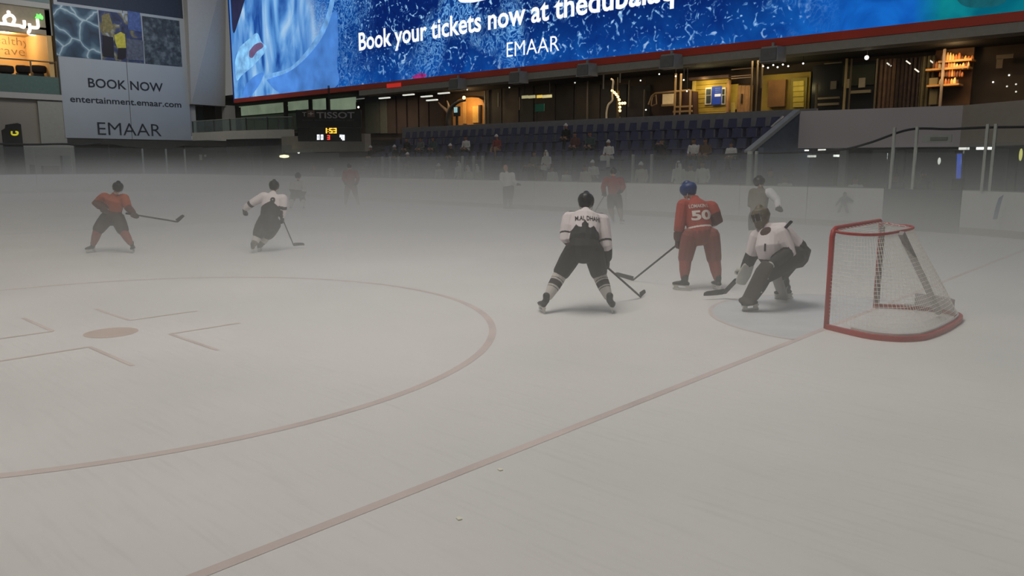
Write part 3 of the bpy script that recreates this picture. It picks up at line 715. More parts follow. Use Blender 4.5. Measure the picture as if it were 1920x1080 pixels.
for y, x0, x1 in ((116, 1764, 1822), (131, 1748, 1816), (146, 1760, 1802), (161, 1760, 1796)):
    x = x0
    while x < x1:
        w = rnd.uniform(3.2, 6.0); h = rnd.uniform(5, 11)
        p = PY(x + w / 2, y, 36.65); hw = w * 0.4 / 1461 * 40; hh = h / 1461 * 40
        p.z += .07; g = MB().loft([p, p + V((0, 0, hh * .6)), p + V((0, 0, hh))], [hw, hw, hw * .5], (1, 0, 0), 8).obj('goods_jar', rnd.choice(goods))
        tag(g, 'small golden jar on the %s shelf of the lit kiosk' % {116: 'top', 131: 'second', 146: 'third', 161: 'lowest'}[y], 'jar', 'goods on the golden kiosk shelves'); cnt += 1
        x += w + 0.6
lamp_point(PY(1790, 102, 36.0), 26, (1, .66, .3)); lamp_point(PY(1775, 142, 36.2), 9, (1, .68, .32))
c = PY(1845, 84, 33.6)
tag(MB().box(c.x - .28, c.x + .28, 33.55, 33.75, 6.69, 6.76).obj('strip_light', mat('strip_dim', (210, 180, 110), .4, emit=.7)), 'dim golden ceiling strip right above the shelf kiosk', 'light strip')
t = thing('wall_sign', 'faint pale angular sign on the dark wall right of the kiosk', 'sign', PY(1882, 115, 37.2))
fa = mat('sign_faint', (98, 84, 66), 0.7)
slab(1868, 1900, 102, 110, 37.2, 0.08).obj('sign_plate', fa, t); slab(1868, 1880, 110, 128, 37.2, 0.08).obj('sign_plate', fa, t)
for k, (px, py) in enumerate(((1892, 141), (1862, 154), (1905, 158), (1888, 162), (1905, 172))):
    tag(MB().ball(PY(px, py, BY + .27), 0.036, 7, 5).obj('light_bulb', bulb_w if k in (0, 1) else tube_m, None, True), ('topmost', 'leftmost', 'upper right', 'lower middle', 'lowest right')[k] + ' tiny white bulb on the dark wall right of the kiosk', 'light bulb', 'loose bulbs of the promenade')
# white ceiling strips over the left of the promenade
for k, (px, py, w) in enumerate(((721, 184, 10), (766, 178, 9), (800, 181, 8), (832, 175, 7), (810, 188, 7))):
    c = PY(px, py, 34.0)
    tag(hang(MB().box(c.x - .35 - .02 * w, c.x + .35 + .02 * w, c.y - .08, c.y + .08, c.z - .03, c.z + .05).obj('strip_light', tube_m), c), ('first', 'second', 'third', 'fourth', 'lowest')[k] + ' white ceiling strip in the row left of the amber niche', 'light strip', 'ceiling strips left of the niche')
for k, (px, py) in enumerate(((876, 168), (955, 164), (1035, 166), (1070, 163), (1078, 155), (1050, 166))):
    c = PZ(px, py, 6.72)
    tag(MB().ball(c, 0.05, 7, 5).obj('light_bulb', tube_m, None, True), ('first', 'second', 'third', 'fifth', 'last', 'fourth')[k] + ' faint spot from the left on the dark ceiling over the menu sign', 'light bulb', 'spots over the menu sign')

for q in list(COL.objects):
    if q.type == 'EMPTY' and q.name.split('.')[0] in ('tree_sculpture', 'display_stand', 'teal_banner', 'bulb_sign', 'snack_cart', 'timber_cabin', 'cabin_door', 'yellow_bay', 'dark_shopfront', 'stage_curtain', 'shelf_kiosk'): to_floor(q)

# ------------------------------------------------------------------ grey terrace block at the right with the lobby beneath it
ter_m = mat('terrace_grey', (178, 173, 176), 0.75, var=0.04, scale=0.5)
ter_d = mat('terrace_side', (84, 88, 102), 0.8)
TZ0, TZ1 = 2.56, 3.92
a = PY(1495, 240, 29.0); b = PD(1806, 198, 26.0); c = PD(1930, 185, 23.6); c2 = PD(2150, 170, 19.5)
terr = thing('wall_terrace', 'plain grey parapet wall of the raised terrace', 'wall', kind='structure')
def wall_seg(p, q, z0, z1, th, name, m, parent):
    p, q = V((p.x, p.y, 0)), V((q.x, q.y, 0)); d = (q - p).normalized(); n = V((-d.y, d.x, 0)) * th
    return MB().hexa([p + V((0, 0, z0)), q + V((0, 0, z0)), q + n + V((0, 0, z0)), p + n + V((0, 0, z0)), p + V((0, 0, z1)), q + V((0, 0, z1)), q + n + V((0, 0, z1)), p + n + V((0, 0, z1))]).obj(name, m, parent)
wall_seg(a, b, TZ0, TZ1, 0.3, 'parapet_panel', ter_m, terr)
wall_seg(b, c, TZ0, TZ1, 0.3, 'parapet_panel', mat('terrace_warm', (150, 142, 132), 0.75, var=0.04), terr)
wall_seg(c, c2, TZ0, TZ1, 0.3, 'parapet_panel', MATS['terrace_warm'], terr)
struct(MB().prism([V((q.x, q.y, TZ0 - 0.02)) for q in (a + V((0, .12, 0)), b + V((0, .16, 0)), c + V((.15, .1, 0)), c2 + V((.2, .1, 0)), V((8, 33, 0)), V((a.x, 33, 0)))], (0, 0, 0.2)).obj('ceiling_lobby', mat('lobby_ceiling', (58, 58, 58), 0.8)), 'dark underside of the terrace above the lobby', 'ceiling')
struct(MB().prism([V((q.x, q.y, TZ0 + 0.2)) for q in (a + V((0, .3, 0)), b + V((0, .4, 0)), c + V((.4, .3, 0)), c2 + V((.5, .3, 0)), V((8, 33, 0)), V((a.x, 33, 0)))], (0, 0, 0.5)).obj('floor_terrace', prom), 'floor of the raised terrace', 'floor')
# sloping side wall of the stair with its pale capping rail
s0 = PY(1493, 211, 29.0); s1 = PY(1400, 288, 26.1)
lw = MB().prism([V((s0.x, s0.y, 0)), V((s1.x, s1.y, 0)), s1, s0], (0.14, 0.05, 0)).obj('wall_stair', ter_d)
struct(lw, 'dark sloping stair wall beside the grey terrace', 'wall')
MB().bar(s0 + V((0.03, 0, .05)), s1 + V((0.03, 0, .05)), 0.26, 0.12).obj('capping_rail', mat('rail_grey', (150, 150, 146), 0.5), lw)
hr = [PY(1447, 238, 28.2), PY(1468, 219, 28.9)]
tag(MB().tube(hr, 0.05, 7).obj('handrail', mat('rail_steel', (176, 174, 166), 0.35), None, True), 'short bright handrail above the sloping stair wall', 'handrail')
# lobby: back wall with lit windows, pillars, ceiling strips, blue tube
lob = mat('lobby_wall', (140, 146, 144), 0.8, var=0.12, scale=0.7)
struct(MB().box(a.x, 9, 33.0, 33.2, 0, TZ0).obj('wall_lobby', lob), 'dim grey green back wall of the lobby', 'wall')
struct(MB().box(a.x - 0.25, a.x - 0.05, 26.4, 33.0, 0, TZ0).obj('wall_lobby_side', mat('lobby_side', (84, 92, 112), 0.8)), 'dark blue side wall of the lobby', 'wall')
lw = thing('window_1', 'row of pale lit windows at the back of the lobby', 'window', PY(1530, 305, 32.9), kind='structure')
lit = mat('window_lit', (150, 176, 168), 0.4, var=0.3, scale=2, emit=0.32)
for x0, x1, y0, y1 in ((1432, 1450, 296, 310), (1464, 1486, 294, 306), (1488, 1528, 291, 306)):
    w = slab(x0, x1, y0, y1, 32.9, 0.06).obj('pane', lit, lw)
slab(1487, 1489, 291, 316, 32.85, 0.08).obj('mullion', post_white, lw)
for k, (px, z1) in enumerate(((1493, 2.5), (1582, 2.5), (1690, 2.5), (1900, 2.5))):
    p = PY(px, 300, 29.8 if k != 1 else 29.2)
    o = MB().box(p.x - .12, p.x + .12, p.y - .12, p.y + .12, 0, z1).obj('pillar', mat('pillar_grey', (110, 114, 114), 0.6) if k < 2 else mat('pillar_dark', (66, 70, 68), .7))
    tag(o, ('grey lobby pillar under the left end of the terrace', 'pale lobby pillar below the second ceiling strip', 'dark lobby pillar behind the rink gate', 'dark lobby pillar nearest the right edge')[k], 'pillar', 'pillars of the lobby', 'structure')
for k, (px, py, w) in enumerate(((1504, 283.5, .22), (1541, 281.5, .11), (1574, 292.5, .19), (1522, 293.5, .13), (1848, 274.5, .25), (1808, 275.5, .14))):
    p = PY(px, py, 30.0); p.z = min(p.z, TZ0 - .07)
    tag(MB().box(p.x - w, p.x + w, p.y - .1, p.y + .1, p.z - .03, p.z + .05).obj('strip_light', bulb_w if k in (0, 4) else tube_m, None),
        ('brightest white lobby strip at the left end of the terrace', 'small white lobby strip beside the brightest one', 'white lobby strip over the pale pillar', 'dim lobby strip above the lit windows', 'wide white lobby strip near the right edge', 'small dim strip above the blue tube')[k], 'light strip', 'strip lights of the lobby')
    MB().tube([p + V((0, 0, .04)), V((p.x, p.y, TZ0))], .012, 5).obj('hanger', dark_m, bpy.data.objects[LAST[0]])
    if k in (0, 2, 4): lamp_point(p + V((0, -.2, -.2)), 7, (.95, 1, .97))
t = thing('blue_tube_light', 'upright glowing blue tube in the lobby', 'tube light', PY(1798, 336, 29))
p0, p1 = PY(1797, 335, 29), PY(1799, 288, 29)
MB().tube([p0, p1], 0.07, 8).obj('tube', mat('tube_blue', (60, 90, 190), 0.4, var=0, emit=0.75), t, True); MB().box(p1.x - .12, p1.x + .12, p1.y - .1, p1.y + .1, p1.z, p1.z + .1).obj('bracket', dark_m, t); MB().box(p0.x - .15, p0.x + .15, p0.y - .15, p0.y + .15, 0, p0.z).obj('foot', dark_m, t)
t = thing('wall_plate', 'pale rectangular plate on the terrace wall behind the glass', 'sign', PY(1756, 260, 28.9))
slab(1730, 1784, 253, 267, 26.6, 0.04).obj('plate', mat('plate_pale', (150, 154, 150), .5), t); slab(1744, 1776, 257, 263, 26.57, 0.03).obj('inset', mat('plate_inset', (112, 114, 112), .5), t)
for k, (px, py) in enumerate(((1761, 302), (1914, 290))):
    tag(MB().ball(PY(px, py, 29.5), (0.05, 0.05, 0.12 if k == 0 else 0.2), 8, 6).obj('wall_lamp', tube_m if k == 0 else mat('lamp_yellow', (214, 210, 120), .4, var=0, emit=1.0), None, True), ('tiny pale lobby lamp between gate and blue tube', 'yellowish lobby lamp at the right edge')[k], 'lamp', 'small lamps of the lobby')

# ------------------------------------------------------------------ left end of the hall: banner wall, restaurant, recess
EX = -62.0
def yz(px, py, X=EX): p = PX(px, py, X); return p.y, p.z
def eslab(px0, px1, py0, py1, X=EX, th=0.15):
    """box on the end wall covering a window of the survey, front face at X"""
    pm = (px0 + px1) / 2; y0 = yz(px0, (py0 + py1) / 2, X)[0]; y1 = yz(px1, (py0 + py1) / 2, X)[0]
    return MB().box(X - th, X, y0, y1, yz(pm, py1, X)[1], yz(pm, py0, X)[1])
beige = mat('wall_beige', (150, 142, 130), 0.8, var=0.06, scale=0.3)
white_w = mat('wall_white', (176, 172, 166), 0.75, var=0.04, scale=0.3)
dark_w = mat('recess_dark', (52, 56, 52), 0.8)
teal_g = mat('balustrade_green', (92, 112, 104), 0.3)
yb0, yb1 = 19.75, 28.95; ZB0 = 3.78
we = thing('wall_end', 'beige and white end wall around the ticket banner', 'wall', kind='structure')
MB().box(EX - 0.6, EX - 0.05, 6, yb0 - 0.02, 0, 6.35).obj('beige_panel', beige, we)
y0, _ = yz(73, 230); y1, _ = yz(122, 230)
MB().box(EX - 0.06, EX + 0.12, y0, y1, 3.35, 6.3).obj('pale_panel', mat('wall_pale', (160, 157, 147), .8, var=.04), we)
MB().box(EX - 0.06, EX + 0.10, 6, y1 + .4, 0, 3.30).obj('pale_panel', MATS['wall_pale'], we)
MB().box(EX - 0.3, EX + 0.25, 6, yb0 - 0.02, 6.36, 6.75).obj('floor_edge', white_w, we)
MB().box(EX - 0.6, EX - 0.05, yb1, 32.0, 6.6, 17.5).obj('white_panel', white_w, we)
MB().hexa([(EX - .05, yb1, 6.6), (EX + 0.5, yb1, 6.6), (EX + .05, 32.0, 6.6), (EX - .05, 32.0, 6.6), (EX - .05, yb1, 17.5), (EX + 1.1, yb1, 17.5), (EX + 1.5, 32.0, 17.5), (EX - .05, 32.0, 17.5)]).obj('angled_panel', mat('wall_angled', (176, 173, 168), .75, var=.03), we)
MB().box(EX - 0.6, EX - 0.05, yb0, yb1, ZB0 - .1, 17.5).obj('banner_wall', beige, we)
struct(MB().box(EX - 6, EX + 0.1, yb0 - 0.2, 31.9, ZB0 - 0.42, ZB0 - 0.02).obj('ceiling_recess', mat('recess_ceiling', (60, 58, 54), .8)), 'dark soffit under the ticket banner', 'ceiling')
MB().prism([V((EX + 0.12, y, z)) for y, z in ((21.6, ZB0 - .05), (22.4, ZB0 - .32), (23.8, ZB0 - .55), (25.6, ZB0 - .66), (27.4, ZB0 - .58), (28.6, ZB0 - .36), (29.3, ZB0 - .05))], (-1.5, 0, 0)).obj('curved_soffit', mat('recess_ceiling', (60, 58, 54), .8), we)
struct(MB().box(EX - 6.2, EX - 6, yb0 - 2, 42, 0, 4.0).obj('wall_recess', mat('recess_back', (140, 146, 136), 0.8, var=0.1)), 'grey green back wall of the recess below the banner', 'wall')
rg = thing('window_2', 'dim glass front of the recess below the ticket banner', 'window', PX(280, 300, EX), kind='structure')
gm = glass_mat('recess_glass', (0.62, 0.68, 0.66), 0.05, 0.05)
for x0, x1 in ((142, 205), (207, 268), (270, 312), (314, 347), (349, 428)):
    eslab(x0, x1, 273, 326, EX - 0.4, 0.03).obj('pane', gm, rg)
for x0 in (141, 206, 269, 313, 348, 428): eslab(x0 - .6, x0 + .6, 270, 328, EX - 0.38, 0.06).obj('mullion', mat('mullion_grey', (90, 94, 90), .5), rg)
tag(eslab(374, 379, 290, 300, EX - 0.3, 0.04).obj('notice_sheet', mat('paper', (190, 190, 176), .6)), 'small white notice on the recess glass', 'notice', 'notices on the recess glass')
tag(eslab(383, 387, 290, 294, EX - 0.3, 0.04).obj('notice_sheet', mat('paper', (190, 190, 176), .6)), 'tiny white sticker right of the notice on the glass', 'notice', 'notices on the recess glass')
# ticket banner
bn = thing('ticket_banner', 'tall pale ticket banner with three pictures and dark lettering', 'banner', V((EX, 24.4, ZB0)))
ban_m = mat('banner_cloth', (168, 173, 178), 0.7, var=0.03, scale=0.6)
BX = EX + 0.16
def bp(px, py): q = PX(px, py, BX + 0.02); return q
zmid = (bp(105, 107).z + bp(342, 123).z) / 2
MB().box(EX, BX, yb0, (yb0 + yb1) / 2 - .02, ZB0, 16.5).obj('cloth_panel', ban_m, bn)
MB().box(EX, BX, (yb0 + yb1) / 2 + .02, yb1, ZB0, 16.5).obj('cloth_panel', ban_m, bn)
ink = mat('banner_ink', (44, 48, 58), 0.7, var=0.05)
def btext(body, pxl, pxr, py_base_l, py_base_r, cap_px, bold):
    z = (bp(pxl, py_base_l).z + bp(pxr, py_base_r).z) / 2
    L, R = bp(pxl, py_base_l), bp(pxr, py_base_r); L.z = R.z = z
    cap = cap_px / 1461 * ((L - CAMP).length * math.cos(math.radians(26)))
    text('lettering', body, L, R, cap, ink, bn, bold=bold)
btext('BOOK NOW', 166, 306, 163.7, 171.5, 16.5, 0.012)
btext('entertainment.emaar.com', 132, 340, 192, 200.3, 11.5, 0.012)
btext('EMAAR', 184, 303, 252.5, 255.5, 24, -0.006)
def picture_mat(name, cols, kind, sc):
    m = bpy.data.materials.new(name); m.use_nodes = True; nt = m.node_tree; N = nt.nodes; L = nt.links
    b = N['Principled BSDF']; tc = N.new('ShaderNodeTexCoord')
    if kind == 'crystal':
        v = N.new('ShaderNodeTexVoronoi'); v.feature = 'DISTANCE_TO_EDGE'; v.inputs['Scale'].default_value = sc; src = v.outputs['Distance']
        no = N.new('ShaderNodeTexNoise'); no.inputs['Scale'].default_value = sc * .6; L.new(tc.outputs['Object'], no.inputs['Vector'])
        vm = N.new('ShaderNodeMix'); vm.data_type = 'VECTOR'; vm.inputs[0].default_value = 0.5
        L.new(tc.outputs['Object'], vm.inputs[4]); L.new(no.outputs['Color'], vm.inputs[5]); L.new(vm.outputs[1], v.inputs['Vector'])
    elif kind == 'grid':
        v = N.new('ShaderNodeTexBrick'); v.inputs['Scale'].default_value = sc; src = v.outputs['Fac']
        v.inputs['Color1'].default_value = (0, 0, 0, 1); v.inputs['Color2'].default_value = (1, 1, 1, 1); src = v.outputs['Color']
        mp = N.new('ShaderNodeMapping'); mp.inputs['Rotation'].default_value = (0, 1.5708, 0); L.new(tc.outputs['Object'], mp.inputs[0])
        no = N.new('ShaderNodeTexNoise'); no.inputs['Scale'].default_value = 3.0; no.inputs['Detail'].default_value = 6; L.new(tc.outputs['Object'], no.inputs['Vector']); src = no.outputs['Fac']
    else:
        v = N.new('ShaderNodeTexNoise'); v.inputs['Scale'].default_value = sc; v.inputs['Detail'].default_value = 3; v.inputs['Distortion'].default_value = 1.5
        L.new(tc.outputs['Object'], v.inputs['Vector']); src = v.outputs['Fac']
    r = N.new('ShaderNodeValToRGB'); L.new(src, r.inputs[0]); e = r.color_ramp.elements
    while len(e) < len(cols): e.new(.5)
    for k, (p, c) in enumerate(cols): e[k].position = p; e[k].color = (*lin(c), 1)
    L.new(r.outputs[0], b.inputs['Base Color']); b.inputs['Roughness'].default_value = .6
    return m
def bpic(px0, px1, m, zt=None):
    p, q = bp(px0, 110).y, bp(px1, 115).y
    return MB().box(BX, BX + 0.02, p, q, zmid, zt or 12.9).obj('picture', m, bn)
pic1 = picture_mat('picture_crystal', [(0.0, (186, 204, 212)), (0.035, (104, 132, 148)), (0.14, (50, 76, 98)), (0.4, (30, 44, 64))], 'crystal', 1.25)
pic2 = picture_mat('picture_stage', [(0.3, (30, 32, 44)), (0.5, (52, 66, 110)), (0.62, (120, 112, 70)), (0.75, (176, 190, 210))], 'noise', 0.9)
pic3 = picture_mat('picture_city', [(0.3, (34, 38, 46)), (0.5, (64, 72, 80)), (0.7, (106, 116, 122))], 'grid', 2.0)
bpic(107, 190, pic1); p2 = bpic(192, 270, pic2); bpic(272, 341, pic3)
MB().box(BX, BX + 0.02, bp(107, 0).y, bp(341, 0).y, 13.1, 16.5).obj('picture', mat('banner_top_navy', (50, 58, 72), .6), bn)
for x in (155, 245): pass
fy = mat('print_yellow', (196, 186, 74), .6, var=.2); fd = mat('print_dark', (40, 38, 44), .6); fl = mat('print_pale', (186, 190, 196), .6)
def bprint(name, pts, m, d=0.03):
    MB().prism([V((BX + 0.02, bp(x, y).y, bp(x, y).z)) for x, y in pts], (d, 0, 0)).obj(name, m, p2)
bprint('print_figure', [(214, 66), (226, 60), (234, 64), (236, 90), (220, 90), (216, 80)], fy)
bprint('print_figure', [(190, 30), (204, 24), (212, 50), (206, 62), (192, 60)], mat('print_olive', (130, 120, 80), .6, var=.3))
bprint('print_figure', [(222, 90), (236, 90), (236, 108), (230, 112), (220, 110)], fd)
bprint('print_figure', [(239, 20), (262, 24), (266, 60), (240, 56)], mat('print_blue', (78, 98, 150), .6, var=.3))
bprint('print_figure', [(236, 72), (268, 76), (270, 114), (238, 112)], mat('print_grey_blue', (92, 96, 112), .6, var=.3))
bprint('print_figure', [(192, 66), (212, 70), (214, 108), (193, 106)], fd)
# restaurant in the upper left: lit interior, sign, balustrade, chairs
ry0 = 6.0; ry1 = yb0 - 0.25
rest = thing('wall_restaurant', 'warm lit restaurant front on the upper floor beside the banner', 'restaurant', V((EX, 16, 6.7)), kind='structure')
warm = mat('restaurant_wall', (206, 168, 112), 0.7, var=0.06, scale=0.4)
zs0 = PX(50, 62, EX).z; zs1 = PX(50, 12, EX).z
MB().box(EX - 5.0, EX - 4.8, ry0, ry1 + 1, 6.6, 12.5).obj('back_wall', warm, rest)
MB().box(EX - 4.8, EX - .1, ry1 - .3, ry1, 6.6, 12.5).obj('side_wall', warm, rest)
MB().box(EX - 4.8, EX - .1, ry0, ry1, zs0 + .35, zs0 + .5).obj('interior_ceiling', mat('rest_ceiling', (190, 160, 116), .8), rest)
MB().box(EX - 4.8, EX, ry0, ry1, 6.5, 6.7).obj('interior_floor', wood_d, rest)
MB().box(EX - .35, EX - .1, ry0, ry1, zs0, zs1).obj('sign_fascia', mat('fascia_taupe', (150, 138, 118), .7), rest)
MB().box(EX - .4, EX + .1, ry0, ry1, zs1, zs1 + .35).obj('floor_edge', white_w, rest)
MB().box(EX - .3, EX, ry0, ry1, zs1 + .35, 16).obj('upper_glass', mat('upper_teal', (84, 106, 104), .3), rest)
zq = PX(50, 141, EX).z
MB().box(EX - .05, EX, ry0, ry1 + .2, 6.75, zq).obj('balustrade_panel', teal_g, rest)
MB().tube([V((EX + .02, ry0, PX(50, 113, EX).z)), V((EX + .02, ry1, PX(50, 113, EX).z))], 0.05, 6).obj('balustrade_rail', mat('rail_bronze', (110, 88, 60), .5), rest)
for px in (57, 105): p = PX(px, 115, EX); MB().box(EX - .05, EX, p.y - .05, p.y + .05, zq, p.z).obj('rail_post', MATS['rail_bronze'], rest)
tan_ink = mat('letter_tan', (138, 112, 76), .6)
wl = EX - 4.75
def rtext(body, pxr, py, cap_px, wpx):
    R = PX(pxr, py, wl); L = PX(pxr - wpx, py, wl); L.z = R.z; cap = cap_px / 1461 * 62
    text('lettering', body, L, R, cap, tan_ink, rest, bold=-0.012)
rtext('healthy', 54, 87, 14, 76); rtext('crave', 47, 105, 15, 63)
lamp_point(V((EX - 3.2, 13.5, zs0 + .1)), 240, (1, .78, .45), .3); lamp_point(V((EX - 3.2, 17.5, zs0 + .1)), 240, (1, .78, .45), .3)
c = V((EX - 2.5, PX(62, 66, EX - 2.5).y, PX(62, 66, EX - 2.5).z))
t = thing('ceiling_lamp', 'round white downlight in the restaurant ceiling', 'lamp', c); MB().tube([c, c + V((0, 0, .12))], 0.3, 14).obj('diffuser', bulb_w, t); MB().tube([c + V((0, 0, .02)), c + V((0, 0, .2))], 0.34, 14).obj('rim', white_w, t)
p = PX(92, 100, EX - 3); MB().box(EX - 3.3, EX - 2.8, p.y - .5, p.y + .5, 6.7, zs0 + .4).obj('pillar', warm, rest)
# glowing sign script
sg = thing('restaurant_sign', 'glowing white script sign with a small green leaf', 'sign', V((EX, 16.8, 10.6)))
def sp(x, y): q = PX(x, y, EX + .06); return q
glow = mat('sign_glow', (255, 248, 236), .4, var=0, emit=1.0)
def stroke(pts, r, m=glow, n=6): MB().tube(curve_path([sp(x, y) for x, y in pts], 5), r, n).obj('letter_stroke', m, sg, True)
stroke([(70, 36), (71, 44), (71, 51), (64, 52), (58, 51)], 0.115)
stroke([(55, 44), (56, 54), (54, 60), (51, 60)], 0.115)
stroke([(45, 38), (46, 46), (44, 51), (36, 48)], 0.115)
stroke([(36, 48), (24, 47), (12, 45), (0, 44), (-16, 42)], 0.115)
stroke([(24, 45), (27, 36), (22, 29), (14, 29), (8, 34), (10, 42)], 0.115)
MB().ball(sp(16, 23), 0.13, 8, 6).obj('letter_dot', glow, sg, True)
gr = mat('leaf_glow', (120, 235, 110), .4, var=0, emit=1.0)
stroke([(69, 35), (72, 31), (77, 32), (76, 35)], 0.14, gr)
stroke([(70, 30), (69, 26)], 0.05, gr); stroke([(74, 30), (76, 26)], 0.05, gr)
# chairs behind the balustrade
ch_m = mat('chair_black', (34, 26, 22), .7)
for k, px in enumerate((9, 41, 70)):
    p = PX(px, 130, EX - 1.2); b = V((EX - 1.2, p.y, 6.7))
    t = thing('lounge_chair', ('dark lounge chair at the left edge behind the restaurant balustrade', 'dark lounge chair in the middle behind the restaurant balustrade', 'dark lounge chair on the right behind the restaurant balustrade')[k], 'chair', b, 'restaurant chairs')
    zt = PX(px, 123, EX - 1.2).z
    MB().box(b.x - .3, b.x + .3, b.y - .32, b.y + .32, zt - .75, zt - .5).obj('seat', ch_m, t)
    MB().loft([V((b.x + .32, b.y - .38, zt - .28)), V((b.x + .36, b.y, zt - .26)), V((b.x + .32, b.y + .38, zt - .28))], [(.12, .27)] * 3, (1, 0, 0), 10).obj('backrest', ch_m, t, True)
    for sx in (-.25, .25):
        for sy in (-.27, .27): MB().tube([V((b.x + sx, b.y + sy, 6.7)), V((b.x + sx, b.y + sy, zt - .7))], .03, 6).obj('leg', dark_m, t)
# black totem
tp = PX(29, 315, -60.6); t = thing('advertising_totem', 'tall black advertising totem with a small yellow emblem', 'totem', V((tp.x, tp.y, 0)))
zt = PX(29, 234, -60.6).z; zt2 = PX(29, 242, -60.6).z
y0, y1 = PX(9, 275, -60.6).y, PX(45, 275, -60.6).y
blk = mat('totem_black', (30, 29, 28), .5)
MB().prism([V((-60.6, y, z)) for y, z in ((y0 + .02, 0), (y1, 0), (y1 - .05, zt + .05), (y1 - .25, zt + .12), (y0 + .25, zt), (y0 + .2, zt2 + .05), (y0 - .02, zt2 - .1))], (-.35, 0, 0)).obj('body', blk, t)
yl = mat('emblem_yellow', (206, 196, 40), .5, var=0, emit=.55)
MB().tube(curve_path([PX(x, y, -60.57) for x, y in ((22, 246), (22, 251), (26, 253), (32, 252), (33, 248), (29, 247))], 5), .06, 6).obj('emblem', yl, t, True)
# low items along the end wall
for k, (x0, x1, y0, y1, cc) in enumerate(((60, 66, 309, 321, (86, 82, 70)), (82, 112, 311, 322, (110, 96, 82)), (118, 131, 292, 322, (136, 138, 132)))):
    o = eslab(x0, x1, y0, y1, -60.4, .5).obj(('waste_bin', 'low_planter', 'ticket_machine')[k], mat('endwall_item_%d' % k, cc, .6))
    z = min(v.co.z for v in o.data.vertices)
    for v in o.data.vertices:
        if v.co.z < z + 1e-4: v.co.z = -0.06
    tag(o, ('narrow grey bin behind the boards right of the black totem', 'low brown planter box along the beige end wall', 'pale upright machine before the beige end wall')[k], ('bin', 'planter', 'machine')[k])
# balcony at the corner, block under the scoreboard, green lit upper windows
fa_m = mat('fascia_grey', (188, 184, 174), .7, var=.04)
bal = thing('wall_balcony', 'pale curved balcony fascia right of the ticket banner', 'balcony', V((-60, 30, 3.8)), kind='structure')
bpts = [PD(x, 250, d) for x, d in ((360, 60.5), (400, 58.5), (430, 57), (460, 56), (500, 55), (548, 54.3))]
def zat(py, d): return H + (305 - py) / F * d * 0.985
bpz = [V((p.x, p.y, 0)) for p in bpts]
ribbon(bpz, -0.25, 3.72, 4.32).obj('fascia', fa_m, bal)
ribbon([p + V((-.2, .2, 0)) for p in bpz], -6.0, 4.1, 4.25).obj('balcony_floor', prom, bal)
ribbon([p + V((-.1, .1, 0)) for p in bpz], 0.02, 4.34, 5.15).obj('balustrade_pane', glass_mat('balcony_glass', (.7, .78, .72), .06, .05), bal)
for q in bpz: MB().box(q.x - .04, q.x + .04, q.y + .06, q.y + .14, 4.32, 5.2).obj('balustrade_post', mat('post_dark', (64, 66, 62), .5), bal)
MB().tube([p + V((-.1, .1, 5.18)) for p in bpz], .035, 6).obj('balustrade_rail', mat('rail_pale2', (130, 132, 120), .4), bal)
bb = [PD(x, 270, d) for x, d in ((528, 54.0), (560, 52.5), (620, 50), (684, 48))]
bz = [V((p.x, p.y, 0)) for p in bb]
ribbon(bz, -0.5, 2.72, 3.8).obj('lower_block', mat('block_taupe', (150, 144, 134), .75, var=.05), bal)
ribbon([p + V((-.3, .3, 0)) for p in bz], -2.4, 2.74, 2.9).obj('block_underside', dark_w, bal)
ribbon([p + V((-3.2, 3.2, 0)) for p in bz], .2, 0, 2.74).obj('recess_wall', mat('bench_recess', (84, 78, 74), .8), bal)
gb = [PD(x, 300, d) for x, d in ((428, 60), (470, 60), (530, 58))]
ribbon([V((p.x, p.y, 0)) for p in gb], .2, 0, 4.1).obj('recess_wall', mat('bench_blue', (90, 96, 102), .8), bal)
for px in (468, 474, 490): p = PD(px, 300, 57.5); MB().box(p.x - .06, p.x + .06, p.y - .06, p.y + .06, 0, 3.1).obj('recess_post', mat('post_pale', (104, 108, 108), .6), bal)
c = PD(533, 294, 53); t = thing('floodlight', 'bright oval lamp glowing under the balcony block', 'lamp', c)
MB().loft([c + V((-.28, -.2, 0)), c, c + V((.28, .2, 0))], [(.12, .16), (.17, .22), (.12, .16)], (0, 0, 1), 10).obj('housing', mat('lamp_housing', (120, 112, 60), .5), t, True)
nrm = (CAMP - c).normalized(); MB().loft([c + nrm * .2 + V((-.22, -.16, .03)), c + nrm * .24 + V((0, 0, .03)), c + nrm * .2 + V((.22, .16, .03))], [.07, .11, .07], (0, 0, 1), 10).obj('lens', mat('lens_glow', (250, 246, 190), .4, var=0, emit=3), t, True)
MB().tube([c + V((0, 0, .15)), V((c.x, c.y, 2.9))], .03, 6).obj('bracket', dark_m, t)
tag(hang(MB().ball(PD(560, 286, 52.75), .08, 8, 6).obj('light_bulb', bulb_w, None, True), PD(560, 286, 52.75), 3.2), 'tiny white bulb right of the bright oval lamp', 'light bulb')
# door opening behind the balcony
do = thing('door_1', 'dim doorway above the balcony right of the ticket banner', 'door', V((EX, 30.4, 4.3)), kind='structure')
yd0, yd1 = 29.4, 33.2
MB().box(EX - 1.6, EX - 1.5, yd0, yd1 + 1, 4.2, 6.7).obj('inner_wall', mat('door_inner', (104, 100, 94), .8), do)
eslab(371, 383, 200, 245, EX - 1.2, .1).obj('door_leaf', mat('door_teal', (52, 60, 58), .4), do)
eslab(384, 404, 196, 248, EX - 1.25, .1).obj('door_leaf', mat('door_dark', (36, 34, 30), .5), do)
struct(MB().box(EX - .6, EX - .05, 28.95, 29.5, 4.2, 6.7).obj('wall_jamb', white_w), 'pale wall strip left of the balcony doorway', 'wall')
struct(MB().box(EX - .6, EX - .05, 32.0, 32.9, 4.2, 6.7).obj('wall_corner', white_w), 'pale corner wall under the left end of the screen', 'wall')
